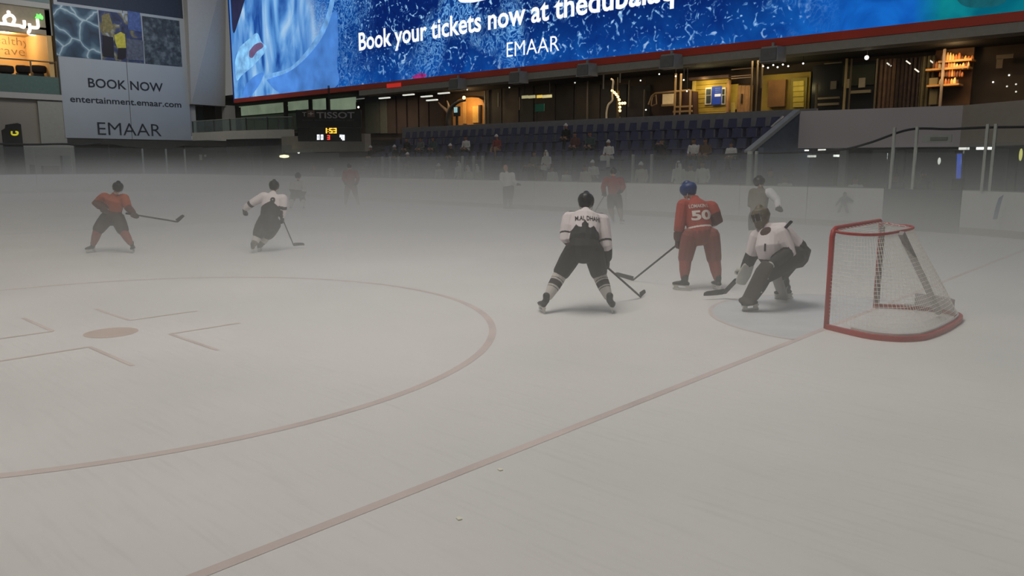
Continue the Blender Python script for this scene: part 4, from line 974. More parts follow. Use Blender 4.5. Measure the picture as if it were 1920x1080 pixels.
# green lit upper level
up = thing('window_3', 'row of green white lit upper windows above the scoreboard', 'window', PY(560, 210, 38), kind='structure')
gw = mat('window_green_lit', (150, 168, 140), .4, var=.25, scale=.5, emit=.42); gd = mat('window_green_dim', (74, 88, 70), .5, var=.3, scale=.4, emit=.12)
struct(MB().box(-74, -45, 38.3, 38.6, 3.5, 7).obj('wall_upper', mat('upper_wall', (60, 66, 54), .8)), 'dim green wall of the upper floor', 'wall')
for x0, x1, y0, y1, m in ((448, 531, 187, 214, gw), (540, 578, 186, 206, gw), (586, 612, 185, 206, gw), (618, 666, 184, 206, gw), (446, 556, 216, 246, gd), (560, 690, 209, 250, mat('upper_dim', (72, 74, 60), .7))):
    slab(x0, x1, y0, y1, 38.0, .1).obj('pane', m, up)
for x0 in (535, 582, 615): slab(x0 - 3, x0 + 3, 183, 246, 37.9, .1).obj('mullion', mat('upper_mullion', (48, 56, 42), .6), up)
rl = slab(446, 552, 222, 223.6, 36.6, .08).obj('upper_railing', mat('rail_pale2', (130, 132, 120), .4)); tag(rl, 'thin pale railing before the green upper windows', 'railing')
for px in (475, 520):
    q = slab(px, px + 1.4, 223, 246, 36.6, .06).obj('rail_post', MATS['rail_pale2'], rl); lo = min(v.co.z for v in q.data.vertices)
    for v in q.data.vertices:
        if v.co.z < lo + .01: v.co.z = 3.55

# ------------------------------------------------------------------ scoreboard
sd = 46.5
nS = V((math.sin(HEAD), -math.cos(HEAD), 0)); e = V((math.cos(HEAD), math.sin(HEAD), 0)); S0 = PD(616, 235, sd)
def PS(x, y): r = ray(x, y); return CAMP + r * ((S0 - CAMP).dot(nS) / r.dot(nS))
sb = thing('scoreboard', 'black hanging scoreboard with lit digits and watch brand lettering', 'scoreboard', PS(616, 268))
def sbox(x0, x1, y0, y1, out, th, name, m, parent=sb):
    c = (PS(x0, y0) + PS(x1, y1)) / 2; w = (PS(x1, y0) - PS(x0, y0)).length / 2; h = (PS(x0, y0) - PS(x0, y1)).length / 2
    return MB().obox(c + nS * (out - th / 2), e * w, nS * (th / 2), V((0, 0, h))).obj(name, m, parent)
sblk = mat('scoreboard_black', (26, 27, 28), .5)
hd = sbox(555, 677, 206, 238, 0, .3, 'header_panel', sblk); bd = sbox(558, 676, 240, 265, -.02, .3, 'digit_panel', sblk)
sbox(556, 677, 238, 240, -.05, .25, 'divider', mat('divider_grey', (64, 66, 66), .5))
for x in (615, 617): sbox(x - .6, x + .6, 160, 206, -.1, .05, 'hanger', dark_m)
grey_ink = mat('brand_grey', (140, 136, 136), .5)
def stext(body, x0, x1, yb, cap_px, m, parent, bold=.01):
    L = PS(x0, yb) + nS * .02; R = PS(x1, yb) + nS * .02; R.z = L.z
    text('lettering', body, L, R, cap_px / F * sd, m, parent, bold=bold)
stext('TISSOT', 594, 665, 221.5, 11.5, grey_ink, hd, .018); stext('T', 567, 575, 218, 8, grey_ink, hd, .02)
sbox(576, 590, 207, 219.5, .015, .02, 'brand_square', mat('brand_brown', (96, 76, 70), .5), hd); stext('+', 578.5, 588, 217.5, 9, mat('brand_pale', (176, 164, 160), .5), hd, .01)
stext('SWISS WATCHES SINCE 1853', 567, 664, 227, 3.2, mat('brand_dim', (84, 76, 78), .6), hd, 0)
amb = mat('digit_amber', (255, 190, 60), .4, var=0, emit=1.5); redd = mat('digit_red', (255, 72, 56), .4, var=0, emit=1.3); wht = mat('digit_white', (236, 242, 250), .4, var=0, emit=1.4)
SEG = {'0': 'abcdef', '1': 'bc', '3': 'abgcd', '4': 'fgbc', '5': 'afgcd', '8': 'abcdefg'}
def digit(ch, x0, x1, y0, y1, m, w):
    ym = (y0 + y1) / 2
    seg = {'a': (x0, x1, y0, y0 + w), 'd': (x0, x1, y1 - w, y1), 'g': (x0, x1, ym - w / 2, ym + w / 2), 'f': (x0, x0 + w, y0, ym), 'e': (x0, x0 + w, ym, y1), 'b': (x1 - w, x1, y0, ym), 'c': (x1 - w, x1, ym, y1)}
    o = None
    for s in SEG[ch]:
        q = seg[s]; sbox(q[0], q[1], q[2], q[3], .02, .04, 'digit_segment', m, bd)
digit('1', 610, 613, 240, 250, amb, 2.0); digit('5', 617.5, 623.5, 240, 250, amb, 1.8); digit('3', 625, 631, 240, 250, amb, 1.8)
for y in (243, 247): sbox(614.6, 616, y - .7, y + .7, .02, .04, 'digit_colon', amb, bd)
digit('0', 594.5, 599, 252.5, 262, wht, 1.5); digit('0', 601.5, 606, 252.5, 262, wht, 1.5)
digit('3', 613.5, 618.5, 253.5, 262, redd, 1.5); digit('4', 637, 641, 252.5, 261, wht, 1.5); digit('0', 642, 646, 253, 263, wht, 1.5)
tag(hang(MB().ball(PY(672, 201, 36.5), .08, 8, 6).obj('light_bulb', bulb_w, None, True), PY(672, 201, 36.5), 7.32), 'tiny white bulb right above the black scoreboard', 'light bulb')

# ================================================================== GOAL
goal_red = mat('goal_red', (168, 40, 34), 0.4, var=0.08); net_w = mat('net_white', (244, 240, 236), 0.8, var=0.03); pad_w = mat('pad_white', (206, 204, 202), 0.7)
goal = thing('hockey_goal', 'red framed ice hockey goal with white net standing on the goal line', 'goal', V((GX, GY, 0)))
gn, gf = V((-3.588, 9.577, 0)), V((-3.625, 11.458, 0))
zc = 1.235
fr = [gn, gn + V((0, 0, .6)), gn + V((0, 0, zc - .10)), gn + V((0, .03, zc - .03)), gn + V((0, .10, zc)), gf + V((0, -.10, zc)), gf + V((0, -.03, zc - .03)), gf + V((0, 0, zc - .10)), gf + V((0, 0, .6)), gf]
MB().tube(fr, 0.033, 10).obj('post_frame', goal_red, goal, True)
basep = [gn + V((.03, -.01, 0)), V((-3.30, 9.46, 0)), V((-2.98, 9.36, 0)), V((-2.72, 9.44, 0)), V((-2.56, 9.66, 0)), V((-2.50, 10.0, 0)), V((-2.48, 10.5, 0)), V((-2.50, 11.1, 0)), V((-2.58, 11.42, 0)), V((-2.76, 11.62, 0)), V((-3.0, 11.68, 0)), V((-3.30, 11.59, 0)), gf + V((.03, .01, 0))]
bc = curve_path(basep, 5)
ribbon([p for p in bc], 0.05, 0.003, 0.062).obj('base_frame', goal_red, goal)
topp = [gn + V((.02, .03, zc - .03)), V((-3.42, 9.62, zc - .05)), V((-3.22, 9.74, zc - .06)), V((-3.12, 10.0, zc - .06)), V((-3.10, 10.5, zc - .06)), V((-3.12, 11.1, zc - .06)), V((-3.22, 11.32, zc - .05)), V((-3.44, 11.42, zc - .05)), gf + V((.02, -.03, zc - .03))]
tcv = curve_path(topp, 6)
MB().tube(tcv, 0.018, 7).obj('top_frame', goal_red, goal, True)
def resample(pts, n):
    L = [0]
    for i in range(1, len(pts)): L.append(L[-1] + (pts[i] - pts[i - 1]).length)
    out = []; j = 0
    for k in range(n):
        d = L[-1] * k / (n - 1)
        while j < len(L) - 2 and L[j + 1] < d: j += 1
        t = (d - L[j]) / max(1e-6, L[j + 1] - L[j]); out.append(pts[j].lerp(pts[j + 1], min(1, t)))
    return out
nu, nv = 74, 26
Tn = resample(tcv, nu); Bn = resample([p + V((0, 0, .06)) for p in bc], nu)
net = MB(); R = 0.0027
grid = [[Tn[i].lerp(Bn[i], j / (nv - 1)) + (Bn[i] - V((-3.2, 10.52, .6))).normalized() * (0.03 * math.sin(math.pi * j / (nv - 1))) for j in range(nv)] for i in range(nu)]
for i in range(nu): net.tube([grid[i][j] for j in range(0, nv, 3)], R, 3)
for j in range(nv): net.tube([grid[i][j] for i in range(0, nu)], R, 3)
for k in range(14):                                              # roof of the net
    t = k / 13; a = gn.lerp(gf, .05 + .9 * t) + V((0, 0, zc)); b = resample(tcv, 40)[int(4 + 31 * t)]
    net.tube([a, (a + b) / 2 - V((0, 0, .02)), b], R, 3)
for k in range(1, 6):
    t = k / 6; net.tube([(gn.lerp(gf, .05 + .9 * q / 12) + V((0, 0, zc))).lerp(resample(tcv, 40)[int(4 + 31 * q / 12)], t) for q in range(13)], R, 3)
o = net.obj('net', net_w, goal); o['kind'] = 'stuff'
ribbon(resample(bc, 50)[4:-4], -0.02, 0.062, 0.085).obj('base_pad', pad_w, goal)
stay_g = mat('stay_grey', (150, 142, 142), .6, var=.15, scale=30)
MB().bar(PZ(1690, 437, zc - .06), PZ(1761, 587, .05), .06, .06).obj('back_stay', stay_g, goal)
MB().tube([gf + V((.022, -.02, .08)), gf + V((.022, -.02, zc - .08))], .035, 8).obj('post_lacing', mat('lacing_grey', (120, 104, 100), .8, var=.4, scale=40), goal)
far_side = [p for p in resample(bc, 60)[43:53]]
ribbon([p + V((-.02, -.03, 0)) for p in far_side], -.015, .07, .24).obj('skirt_pad', mat('skirt_grey', (178, 172, 172), .8, var=.12, scale=12), goal)
# two bright flakes of paper on the near ice
for px, py, w in ((938, 881, 'upper'), (861, 973, 'lower')):
    p = PZ(px, py, 0.001)
    tag(MB().prism([p + V(q) for q in ((-.018, -.009, 0), (.012, -.018, 0), (.021, .006, 0), (0, .018, 0), (-.02, .009, 0))], (0, 0, .006)).obj('ice_chip', mat('chip_white', (250, 246, 226), .3)), w + ' of two tiny white chips lying on the near ice', 'ice chip', 'chips on the near ice')

# ================================================================== PEOPLE
def remeshed(mb, voxel, smooth=4):
    me = mb.mesh('tmp'); o = bpy.data.objects.new('tmp', me); COL.objects.link(o)
    r = o.modifiers.new('r', 'REMESH'); r.mode = 'VOXEL'; r.voxel_size = voxel; r.use_smooth_shade = True
    if smooth:
        s = o.modifiers.new('s', 'SMOOTH'); s.factor = 0.5; s.iterations = smooth
    dg = bpy.context.evaluated_depsgraph_get(); out = bpy.data.meshes.new_from_object(o.evaluated_get(dg))
    bpy.data.objects.remove(o); bpy.data.meshes.remove(me)
    return out
def centers(me):
    a = np.empty(len(me.polygons) * 3, dtype=np.float32); me.polygons.foreach_get('center', a); return a.reshape(-1, 3)
def part(name, me, mats, parent, fn=None):
    me.materials.clear()
    for m in (mats if isinstance(mats, (list, tuple)) else [mats]): me.materials.append(m)
    if fn is not None:
        me.polygons.foreach_set('material_index', np.asarray(fn(centers(me)), dtype=np.int32))
    me.polygons.foreach_set('use_smooth', [True] * len(me.polygons))
    return link(name, me, parent)
def along(P, a, b):
    a = np.array(a); b = np.array(b); d = b - a; L2 = float(d @ d); t = ((P - a) @ d) / L2
    q = a + np.clip(t, 0, 1)[:, None] * d
    return t, np.linalg.norm(P - q, axis=1)
def frame(f, u):
    u = V(u).normalized(); f = V(f); f = (f - u * f.dot(u)).normalized(); r = f.cross(u); return f, u, r
def head_into(mb, c, f, u, r, s=1.0):
    """head with brow, jaw, nose, ears; c is the centre of the skull"""
    mb.loft([c - u * .07 * s + f * .012, c - u * .03 * s, c + u * .03 * s, c + u * .085 * s], [(.062 * s, .078 * s), (.074 * s, .092 * s), (.078 * s, .098 * s), (.06 * s, .075 * s)], r, 14)
    mb.loft([c - u * .10 * s + f * .055 * s, c - u * .05 * s + f * .05 * s], [(.034 * s, .035 * s), (.05 * s, .045 * s)], r, 10)
    mb.loft([c - u * .035 * s + f * .105 * s, c + u * .005 * s + f * .095 * s], [(.014 * s, .016 * s), (.01 * s, .01 * s)], r, 8)
    for k in (-1, 1): mb.loft([c + r * (.078 * s * k) - u * .03 * s, c + r * (.082 * s * k) + u * .012 * s], [(.008 * s, .016 * s), (.01 * s, .02 * s)], r, 8)
def face_idx(P, c, f, u, r, s=1.0):
    """0 skin, 1 eyes and mouth"""
    out = np.zeros(len(P), dtype=np.int32)
    for q in (c + f * .09 * s + r * .032 * s, c + f * .09 * s - r * .032 * s): out[np.linalg.norm(P - np.array(q), axis=1) < .016 * s] = 1
    m = P - np.array(c + f * .09 * s - u * .07 * s)
    out[(np.abs(m @ np.array(u)) < .007) & (np.abs(m @ np.array(r)) < .026) & (np.linalg.norm(m, axis=1) < .045)] = 1
    return out
skin_l = mat('skin_light', (188, 146, 124), .55, var=.05); skin_d = mat('skin_tan', (146, 106, 84), .55, var=.05); feat_m = mat('face_dark', (62, 42, 36), .5)
under_m = mat('underlayer_black', (30, 30, 32), .8)
steel = mat('skate_steel', (190, 192, 196), .25, .9); holder_w = mat('skate_holder_white', (206, 204, 198), .5); boot_k = mat('skate_boot_black', (36, 34, 34), .45, var=.15, scale=12)
glove_k = mat('glove_black', (38, 36, 36), .6, var=.15, scale=15)

def hand_into(mb, w, d, n, grip, s=1.0, pad=1.0):
    """palm, four unequal curled fingers and a thumb; d along the forearm, n back of the hand, grip along the thing held"""
    d, n, r = frame(d, n)
    pk = w + d * .095 * s
    mb.loft([w - d * .005, w + d * .05 * s, pk], [(.036 * s * pad, .026 * s * pad), (.044 * s * pad, .03 * s * pad), (.045 * s * pad, .028 * s * pad)], r, 10)
    for k, ln in enumerate((.078, .088, .083, .066)):
        b = pk + r * ((k - 1.5) * .0235 * s * pad) - d * .01 * s
        p1 = b + d * ln * .42 * s - n * ln * .18 * s; p2 = p1 + d * ln * .02 * s - n * ln * .42 * s; p3 = p2 - d * ln * .3 * s - n * ln * .1 * s
        mb.loft([b, p1, p2, p3], [.0115 * s * pad, .0115 * s * pad, .0105 * s * pad, .009 * s * pad], r, 7)
    b = w + d * .03 * s + r * .04 * s * pad
    mb.loft([b, b + r * .028 * s + d * .026 * s - n * .012 * s, b + r * .02 * s + d * .055 * s - n * .035 * s], [.0145 * s * pad, .013 * s * pad, .011 * s * pad], n, 7)

def skate(root, ankle, h, boot, leanv=None):
    h = V((h[0], h[1], 0)).normalized(); a = V(ankle); r = V((h.y, -h.x, 0)); g = V((a.x, a.y, 0))
    off = V((leanv[0], leanv[1], 0)) if leanv else V((0, 0, 0)); g = g + off
    mb = MB()
    mb.loft([a + V((0, 0, .07)) - h * .01, a + V((0, 0, .0)) - h * .005, g + V((0, 0, .115)) - h * .01], [(.05, .06), (.046, .056), (.044, .062)], r, 12)
    mb.loft([g + V((0, 0, .115)) - h * .065, g + V((0, 0, .125)) + h * .02, g + V((0, 0, .115)) + h * .11, g + V((0, 0, .108)) + h * .175], [(.036, .03), (.044, .042), (.046, .034), (.036, .024)], r, 12)
    b = part('skate', remeshed(mb, .011, 3), boot, root)
    hb = MB().obox(g + h * .04 + V((0, 0, .082)), h * .145, r * .018, V((0, 0, .008)))
    for k in (-.06, .13): hb.obox(g + h * k + V((0, 0, .056)), h * .035, r * .012, V((0, 0, .02)))
    hb.obox(g + h * .035 + V((0, 0, .034)), h * .145, r * .009, V((0, 0, .008)))
    hb.obj('blade_holder', holder_w, b)
    MB().prism([g + h * x + V((0, 0, z)) - r * .003 for x, z in ((-.125, .03), (-.12, .006), (-.09, .0), (.13, .0), (.175, .008), (.19, .03))], r * .006).obj('steel_blade', steel, b)

def helmet(root, c, f, u, r, m, s=1.0, visor=None):
    mb = MB()
    mb.loft([c + u * .005 - f * .012, c + u * .05 - f * .006, c + u * .095 - f * .002, c + u * .122], [(.104 * s, .128 * s), (.103 * s, .126 * s), (.085 * s, .105 * s), (.045 * s, .06 * s)], r, 16)
    mb.loft([c - u * .05 - f * .06, c + u * .02 - f * .05], [(.082 * s, .06 * s), (.09 * s, .08 * s)], r, 12)
    for k in (-1, 1): mb.loft([c + r * (.09 * k) - u * .045, c + r * (.095 * k) + u * .02], [(.016, .03), (.018, .045)], r, 8)
    mb.loft([c + u * .118 - f * .07, c + u * .134, c + u * .118 + f * .07], [(.018, .014), (.022, .014), (.018, .014)], r, 8)
    h = part('helmet', remeshed(mb, .011, 2), m, root)
    for k in (-1, 1):
        MB().tube([c + r * (.098 * k) - u * .06, c + r * (.07 * k) - u * .115 + f * .03, c - u * .135 + f * .045], .006, 5).obj('chin_strap', holder_w, h)
    MB().ball(c - f * .125 * s + u * .03, .012, 8, 6).obj('helmet_badge', holder_w, h)
    if visor:
        vs = []; 
        for k in range(9):
            t = math.radians(-70 + 140 * k / 8); vs.append(c + f * (.125 * math.cos(t)) + r * (.115 * math.sin(t)))
        mb2 = MB()
        for k in range(8): mb2.add([vs[k] + u * .03, vs[k + 1] + u * .03, vs[k + 1] - u * .05, vs[k] - u * .05], [(0, 1, 2, 3)])
        mb2.obj('visor', visor, h)
    return h

def stick(label, p_top, p_heel, tip, thick=.028, goalie=None, shaft_m=None, blade_m=None, group='hockey sticks'):
    p_top, p_heel, tip = V(p_top), V(p_heel), V(tip)
    t = thing('hockey_stick', label, 'hockey stick', V((p_heel.x, p_heel.y, 0)), group)
    sm = shaft_m or mat('stick_shaft', (44, 44, 46), .45); bm_ = blade_m or mat('stick_blade', (40, 38, 38), .7)
    d = (p_heel - p_top).normalized(); bl = tip - p_heel; n = d.cross(bl).normalized()
    MB().bar(p_top, p_heel, thick, .02, n.cross(d)).obj('shaft', sm, t)
    MB().bar(p_top - d * .002, p_top + d * .16, thick + .007, .027, n.cross(d)).obj('grip_tape', mat('tape_dark', (34, 34, 36), .8), t)
    hgt = .078 if not goalie else .09
    up = V((0, 0, 1)); up = (up - bl.normalized() * up.dot(bl.normalized())).normalized()
    up = (up * .5 - d * .5); up = (up - bl.normalized() * up.dot(bl.normalized())).normalized()
    k = 8; lo = []; hi = []
    for i in range(k + 1):
        u = i / k; c = p_heel + bl * u + n * (.03 * u * u)
        hh = hgt * (1 - .25 * u * u) * (1 if u < .95 else .7); lo.append(c - up * .012); hi.append(c + up * (hh - .012))
    mb = MB()
    for i in range(k): 
        mb.hexa([lo[i] - n * .005, lo[i + 1] - n * .005, lo[i + 1] + n * .005, lo[i] + n * .005, hi[i] - n * .005, hi[i + 1] - n * .005, hi[i + 1] + n * .005, hi[i] + n * .005])
    bm = bmesh.new(); me = mb.mesh('blade'); bm.from_mesh(me); bmesh.ops.remove_doubles(bm, verts=bm.verts, dist=.0005); bm.to_mesh(me); bm.free(); me.materials.append(bm_)
    link('blade', me, t)
    if goalie:
        q = p_heel - d * goalie; MB().bar(q, p_heel, .085, .024, n.cross(d)).obj('paddle', sm, t)
    return t

def jersey_text(jo, body, pl, pr, cap, m, bold, view_n, arc=0.0):
    """print lettering on a garment: letters laid between pl and pr and pressed on to the cloth along view_n"""
    me = font_mesh(body, bold); bm = bmesh.new(); bm.from_mesh(me)
    bmesh.ops.subdivide_edges(bm, edges=[e for e in bm.edges if e.calc_length() > .18], cuts=2, use_grid_fill=False)
    bmesh.ops.triangulate(bm, faces=bm.faces[:]); bm.to_mesh(me); bm.free()
    xs = [v.co.x for v in me.vertices]; x0, x1 = min(xs), max(xs)
    pl, pr = V(pl), V(pr); e = pr - pl; sx = e.length / (x1 - x0); e.normalize()
    n = V(view_n).normalized(); up = n.cross(e).normalized()
    if up.z < 0: up = -up
    tree = BVHTree.FromPolygons([v.co for v in jo.data.vertices], [p.vertices for p in jo.data.polygons])
    for v in me.vertices:
        u = (v.co.x - x0) * sx; q = pl + e * u + up * (v.co.y * cap / .729 - arc * (u / ((pr - pl).length) - .5) ** 2)
        h = tree.ray_cast(q + n * 1.0, -n)
        v.co = (h[0] + n * .006) if h[0] is not None else q
    me.materials.append(m)
    o = link('lettering', me, jo); return o

def player(label, J, C, vox=.012, group='hockey players'):
    """J joints in the hall (image-left l, image-right r); C colours and options"""
    g = (J['al'] + J['ar']) / 2
    root = thing('person', label, 'person', V((g.x, g.y, 0)), group)
    up = (J['neck'] - J['pel']).normalized(); side = (J['sr'] - J['sl']).normalized(); fwd = V(C['face_body'])
    bf, bu, br = frame(fwd, up)
    hf, hu, hr = frame(C['face'], (J['head'] - J['neck']).normalized() * .4 + V((0, 0, .6)))
    c = J['head']; L = (J['neck'] - J['pel']).length
    W = C.get('wide', 1.0)
    # body: one continuous figure under the kit
    b = MB(); head_into(b, c, hf, hu, hr)
    b.loft([J['neck'] - up * .06, (J['neck'] + c) / 2 - hu * .02, c - hu * .05], [.06, .052, .055], side, 10)
    b.loft([J['pel'], J['pel'] + up * L * .45, J['pel'] + up * L * .8, J['neck'] - up * .03], [(.14, .1), (.13, .095), (.15, .1), (.06, .06)], side, 12)
    for k in 'lr':
        s, e, w, h, kn, a = (J[x + k] for x in ('s', 'e', 'w', 'h', 'k', 'a'))
        b.loft([s, (s + e) / 2, e, (e + w) / 2, w], [.055, .048, .042, .04, .03], side, 8)
        b.loft([h, (h + kn) / 2, kn, (kn + a) / 2, a], [.085, .075, .055, .055, .04], side, 8)
        b.loft([J['pel'], h], [.09, .085], side, 8)
    cn = np.array(c); un = np.array(hu)
    def bfn(P):
        i = face_idx(P, c, hf, hu, hr); i[(P - cn) @ un < -.17] = 2; i[np.linalg.norm(P - cn, axis=1) > .3] = 2; return i
    part('body', remeshed(b, max(vox, .013), 2), [C.get('skin', skin_l), feat_m, under_m], root, bfn)
    # jersey
    b = MB(); hem = C.get('hem', -.02)
    b.loft([J['pel'] + up * hem, J['pel'] + up * (hem + .12), J['pel'] + up * L * .5, J['pel'] + up * L * .8, J['neck'] - up * .055, J['neck'] + up * .01],
           [(.205 * W, .165 * W), (.20 * W, .16 * W), (.215 * W, .165 * W), (.225 * W, .16 * W), (.16 * W, .12 * W), (.075, .075)], side, 16)
    for k in 'lr':
        s, e, w = J['s' + k], J['e' + k], J['w' + k]
        b.loft([J['neck'] - up * .09 + (s - J['neck']) * .35, s], [(.10, .10), (.105 * W, .10 * W)], up, 10)
        b.loft([s, s.lerp(e, .5), e, e.lerp(w, .5), w.lerp(e, .12)], [.105 * W, .10 * W, .088 * W, .083 * W, .075 * W], side, 12)
    if 'bulk' in C: b.loft([PD(*q[:3]) for q in C['bulk']], [q[3] for q in C['bulk']], side, 14)
    jo = part('jersey', remeshed(b, vox, 4), C['jm'], root, (lambda P: C['jfn'](P, J)) if 'jfn' in C else None)
    # pants
    W = W * C.get('pw', 1.0)
    b = MB(); pl = C.get('pant_end', .93)
    b.loft([J['pel'] + up * .06, J['pel'], (J['hl'] + J['hr']) / 2 - V((0, 0, .04))], [(.19 * W, .15 * W), (.21 * W, .17 * W), (.20 * W, .16 * W)], side, 14)
    for k in 'lr':
        h, kn = J['h' + k], J['k' + k]
        b.loft([h, h.lerp(kn, .45), h.lerp(kn, pl)], [.142 * W, .138 * W, .12 * W], side, 12)
    part('pants', remeshed(b, vox, 3), C['pm'], root, (lambda P: C['pfn'](P, J)) if 'pfn' in C else None)
    # socks over shin pads
    for k in 'lr':
        kn, a = J['k' + k], J['a' + k]; b = MB()
        b.loft([kn.lerp(a, -.06), kn.lerp(a, .15), kn.lerp(a, .5), kn.lerp(a, .86)], [.098, .10, .09, .062], side, 12)
        part('sock', remeshed(b, vox, 3), C['sm'], root, (lambda P, kn=kn, a=a: C['sfn'](along(P, kn, a)[0])) if 'sfn' in C else None)
        skate(root, a, C['toe_' + k], C.get('boot', boot_k), C.get('lean_' + k))
    # gloves
    for k in 'lr':
        e, w = J['e' + k], J['w' + k]; d = (w - e).normalized(); b = MB()
        b.loft([w.lerp(e, .22), w.lerp(e, .05), w + d * .015], [.078, .068, .05], side, 12)
        hand_into(b, w + d * .01, C.get('hd_' + k, d), C.get('hn_' + k, up), None, 1.12, 1.3)
        part('glove', remeshed(b, max(.010, vox * .85), 2), C.get('gm', glove_k), root)
    if C.get('helmet'): helmet(root, c, hf, hu, hr, C['helmet'], 1.12, C.get('visor'))
    return root, jo, (hf, hu, hr)
def pose(D, spec):
    return {k: PD(x, y, D + dd) for k, (x, y, dd) in spec.items()}
AWAY = V((-math.sin(HEAD), math.cos(HEAD), 0)); RIGHT = V((math.cos(HEAD), math.sin(HEAD), 0)); BACK = -AWAY; LEFT = -RIGHT

# kit colours
j_white = mat('jersey_white', (222, 212, 214), .75, var=.03, bump=.15); j_black = mat('jersey_black', (42, 40, 42), .75, bump=.15)
j_red = mat('jersey_red', (164, 74, 64), .75, var=.05, bump=.15); j_rust = mat('jersey_rust', (162, 80, 54), .75, var=.06, bump=.15)
j_dark = mat('jersey_darkred', (92, 50, 46), .75, var=.08, bump=.15)
p_black = mat('pants_black', (44, 41, 40), .7, var=.1, bump=.15); p_red = mat('pants_red', (136, 70, 64), .75, var=.06, bump=.15); p_brown = mat('pants_brown_black', (52, 40, 38), .7, var=.1)
s_white = mat('sock_white', (204, 198, 194), .8, var=.04); s_red = mat('sock_red', (146, 70, 62), .8, var=.05); s_line = mat('sock_stripe', (54, 46, 50), .8)
h_black = mat('helmet_black', (34, 33, 35), .35); h_blue = mat('helmet_blue', (40, 58, 108), .35); ink_k = mat('print_black', (46, 40, 44), .8); ink_w = mat('print_white', (224, 214, 208), .8)

# ---- player in white, back to the camera, near the goal
DA = 10.58
JA = pose(DA, dict(head=(1099, 379, .42), neck=(1098, 398, .30), pel=(1095, 458, -.06), sl=(1068, 409, .24), sr=(1129, 413, .24),
    el=(1060, 446, .10), er=(1136, 461, .14), wl=(1078, 460, .40), wr=(1138, 486, .34), hl=(1077, 470, .0), hr=(1113, 470, .0),
    kl=(1052, 512, .24), kr=(1123, 513, .24), al=(1024, 563, .06), ar=(1143, 563, .06)))
def white_stripe(P, J, cuff=True, lower=None):
    out = np.zeros(len(P), dtype=np.int32)
    for k in 'lr':
        t, d = along(P, J['e' + k], J['w' + k]); out[(t > .12) & (d < .11) & (t < 1.3)] = 1
        t2, d2 = along(P, J['s' + k], J['e' + k]); out[(t2 > .78) & (t2 < .86) & (d2 < .12)] = 1
        m = (J['s' + k] - J['neck']); 
        t3, d3 = along(P, J['neck'] + V((0, 0, .05)), J['s' + k] + V((0, 0, .09))); out[(d3 < .035) & (t3 > .25)] = 1
    t, d = along(P, J['pel'], J['neck']); 
    # dark lower half with a jagged upper edge
    sd = (P - np.array(J['pel'])) @ np.array((J['sr'] - J['sl']).normalized())
    edge = .40 + .10 * (np.abs(sd) < .045) - .10 * np.abs(np.sin(sd * 26)); arm = np.zeros(len(P), bool)
    for k in 'lr':
        _, d1 = along(P, J['s' + k], J['e' + k]); arm |= (d1 < .112)
    out[(t < edge) & ~arm & (d < .3)] = 1
    return out
def sock_band(t): return ((np.abs(t - .42) < .09) | (np.abs(t - .27) < .012) | (np.abs(t - .57) < .012)).astype(np.int32)
CA = dict(face_body=AWAY + RIGHT * .1, face=AWAY + RIGHT * .35 + V((0, 0, -.1)), jm=[j_white, j_black], jfn=white_stripe, pm=p_black, sm=[s_white, s_line], sfn=sock_band,
          toe_l=AWAY + LEFT * .22, toe_r=AWAY + RIGHT * .12, helmet=h_black, skin=skin_d, lean_l=LEFT * .045, lean_r=RIGHT * .04, hem=.06, pant_end=.97,
          hd_r=V((0, 0, -1)) + AWAY * .3, hn_r=RIGHT, hn_l=V((0, 0, 1)))
ra, ja, _ = player('hockey player in white jersey and black pants, back turned, legs wide apart', JA, CA, .009)
nv_ = (BACK + V((0, 0, .35))).normalized()
jersey_text(ja, 'M.AL DHAHI', PD(1077, 418, DA + .15), PD(1124, 419.5, DA + .15), .074, ink_k, .02, nv_)
stick('hockey stick of the white player with his back turned', PD(1108, 474, DA + .35), PD(1201, 556.5, DA + 1.25), PD(1207, 549.5, DA + 1.50))

# ---- player in red, back to the camera
DB = 12.5
JB = pose(DB, dict(head=(1290, 357, .14), neck=(1303, 374, .08), pel=(1312, 434, .0), sl=(1281, 384, .04), sr=(1334, 388, .04),
    el=(1274, 425, .02), er=(1346, 412, .0), wl=(1271, 449, .12), wr=(1322, 424, .26), hl=(1294, 441, .0), hr=(1333, 441, .0),
    kl=(1285, 485, .08), kr=(1339, 486, .08), al=(1283, 527, .0), ar=(1346, 528, .0)))
def red_j(P, J):
    out = np.zeros(len(P), dtype=np.int32)
    t, d = along(P, J['pel'], J['neck']); arm = np.zeros(len(P), bool)
    for k in 'lr':
        _, d1 = along(P, J['s' + k], J['e' + k]); arm |= d1 < .108
        t2, d2 = along(P, J['e' + k], J['w' + k]); out[(t2 > .25) & (d2 < .1)] = 2
    out[(np.abs(t - .11) < .025) & ~arm] = 1
    t2, d2 = along(P, J['sr'], J['er']); out[(t2 > .55) & (d2 < .108)] = 2
    return out
CB = dict(face_body=AWAY + LEFT * .15, face=LEFT + AWAY * .45 + V((0, 0, -.05)), jm=[j_red, ink_w, j_dark], jfn=red_j, pm=p_red, sm=[s_red, ink_w], sfn=lambda t: (np.abs(t - .02) < .035).astype(np.int32),
          toe_l=LEFT + AWAY * .5, toe_r=AWAY + LEFT * .2, helmet=h_blue, hem=-.03, pant_end=1.0, gm=mat('glove_darkred', (70, 40, 38), .6), wide=1.0,
          hd_l=V((0, 0, -1)) + LEFT * .2, hn_l=LEFT)
rb, jb, _ = player('tall hockey player in red jersey and red pants with blue helmet', JB, CB, .0095)
nb = (BACK + V((0, 0, .12))).normalized()
jersey_text(jb, 'LOMAKIN I.', PD(1290, 391, DB), PD(1326, 388.5, DB), .058, ink_w, .02, nb)
jersey_text(jb, '50', PD(1294, 413.5, DB), PD(1332, 410.5, DB), .15, ink_w, .04, nb)
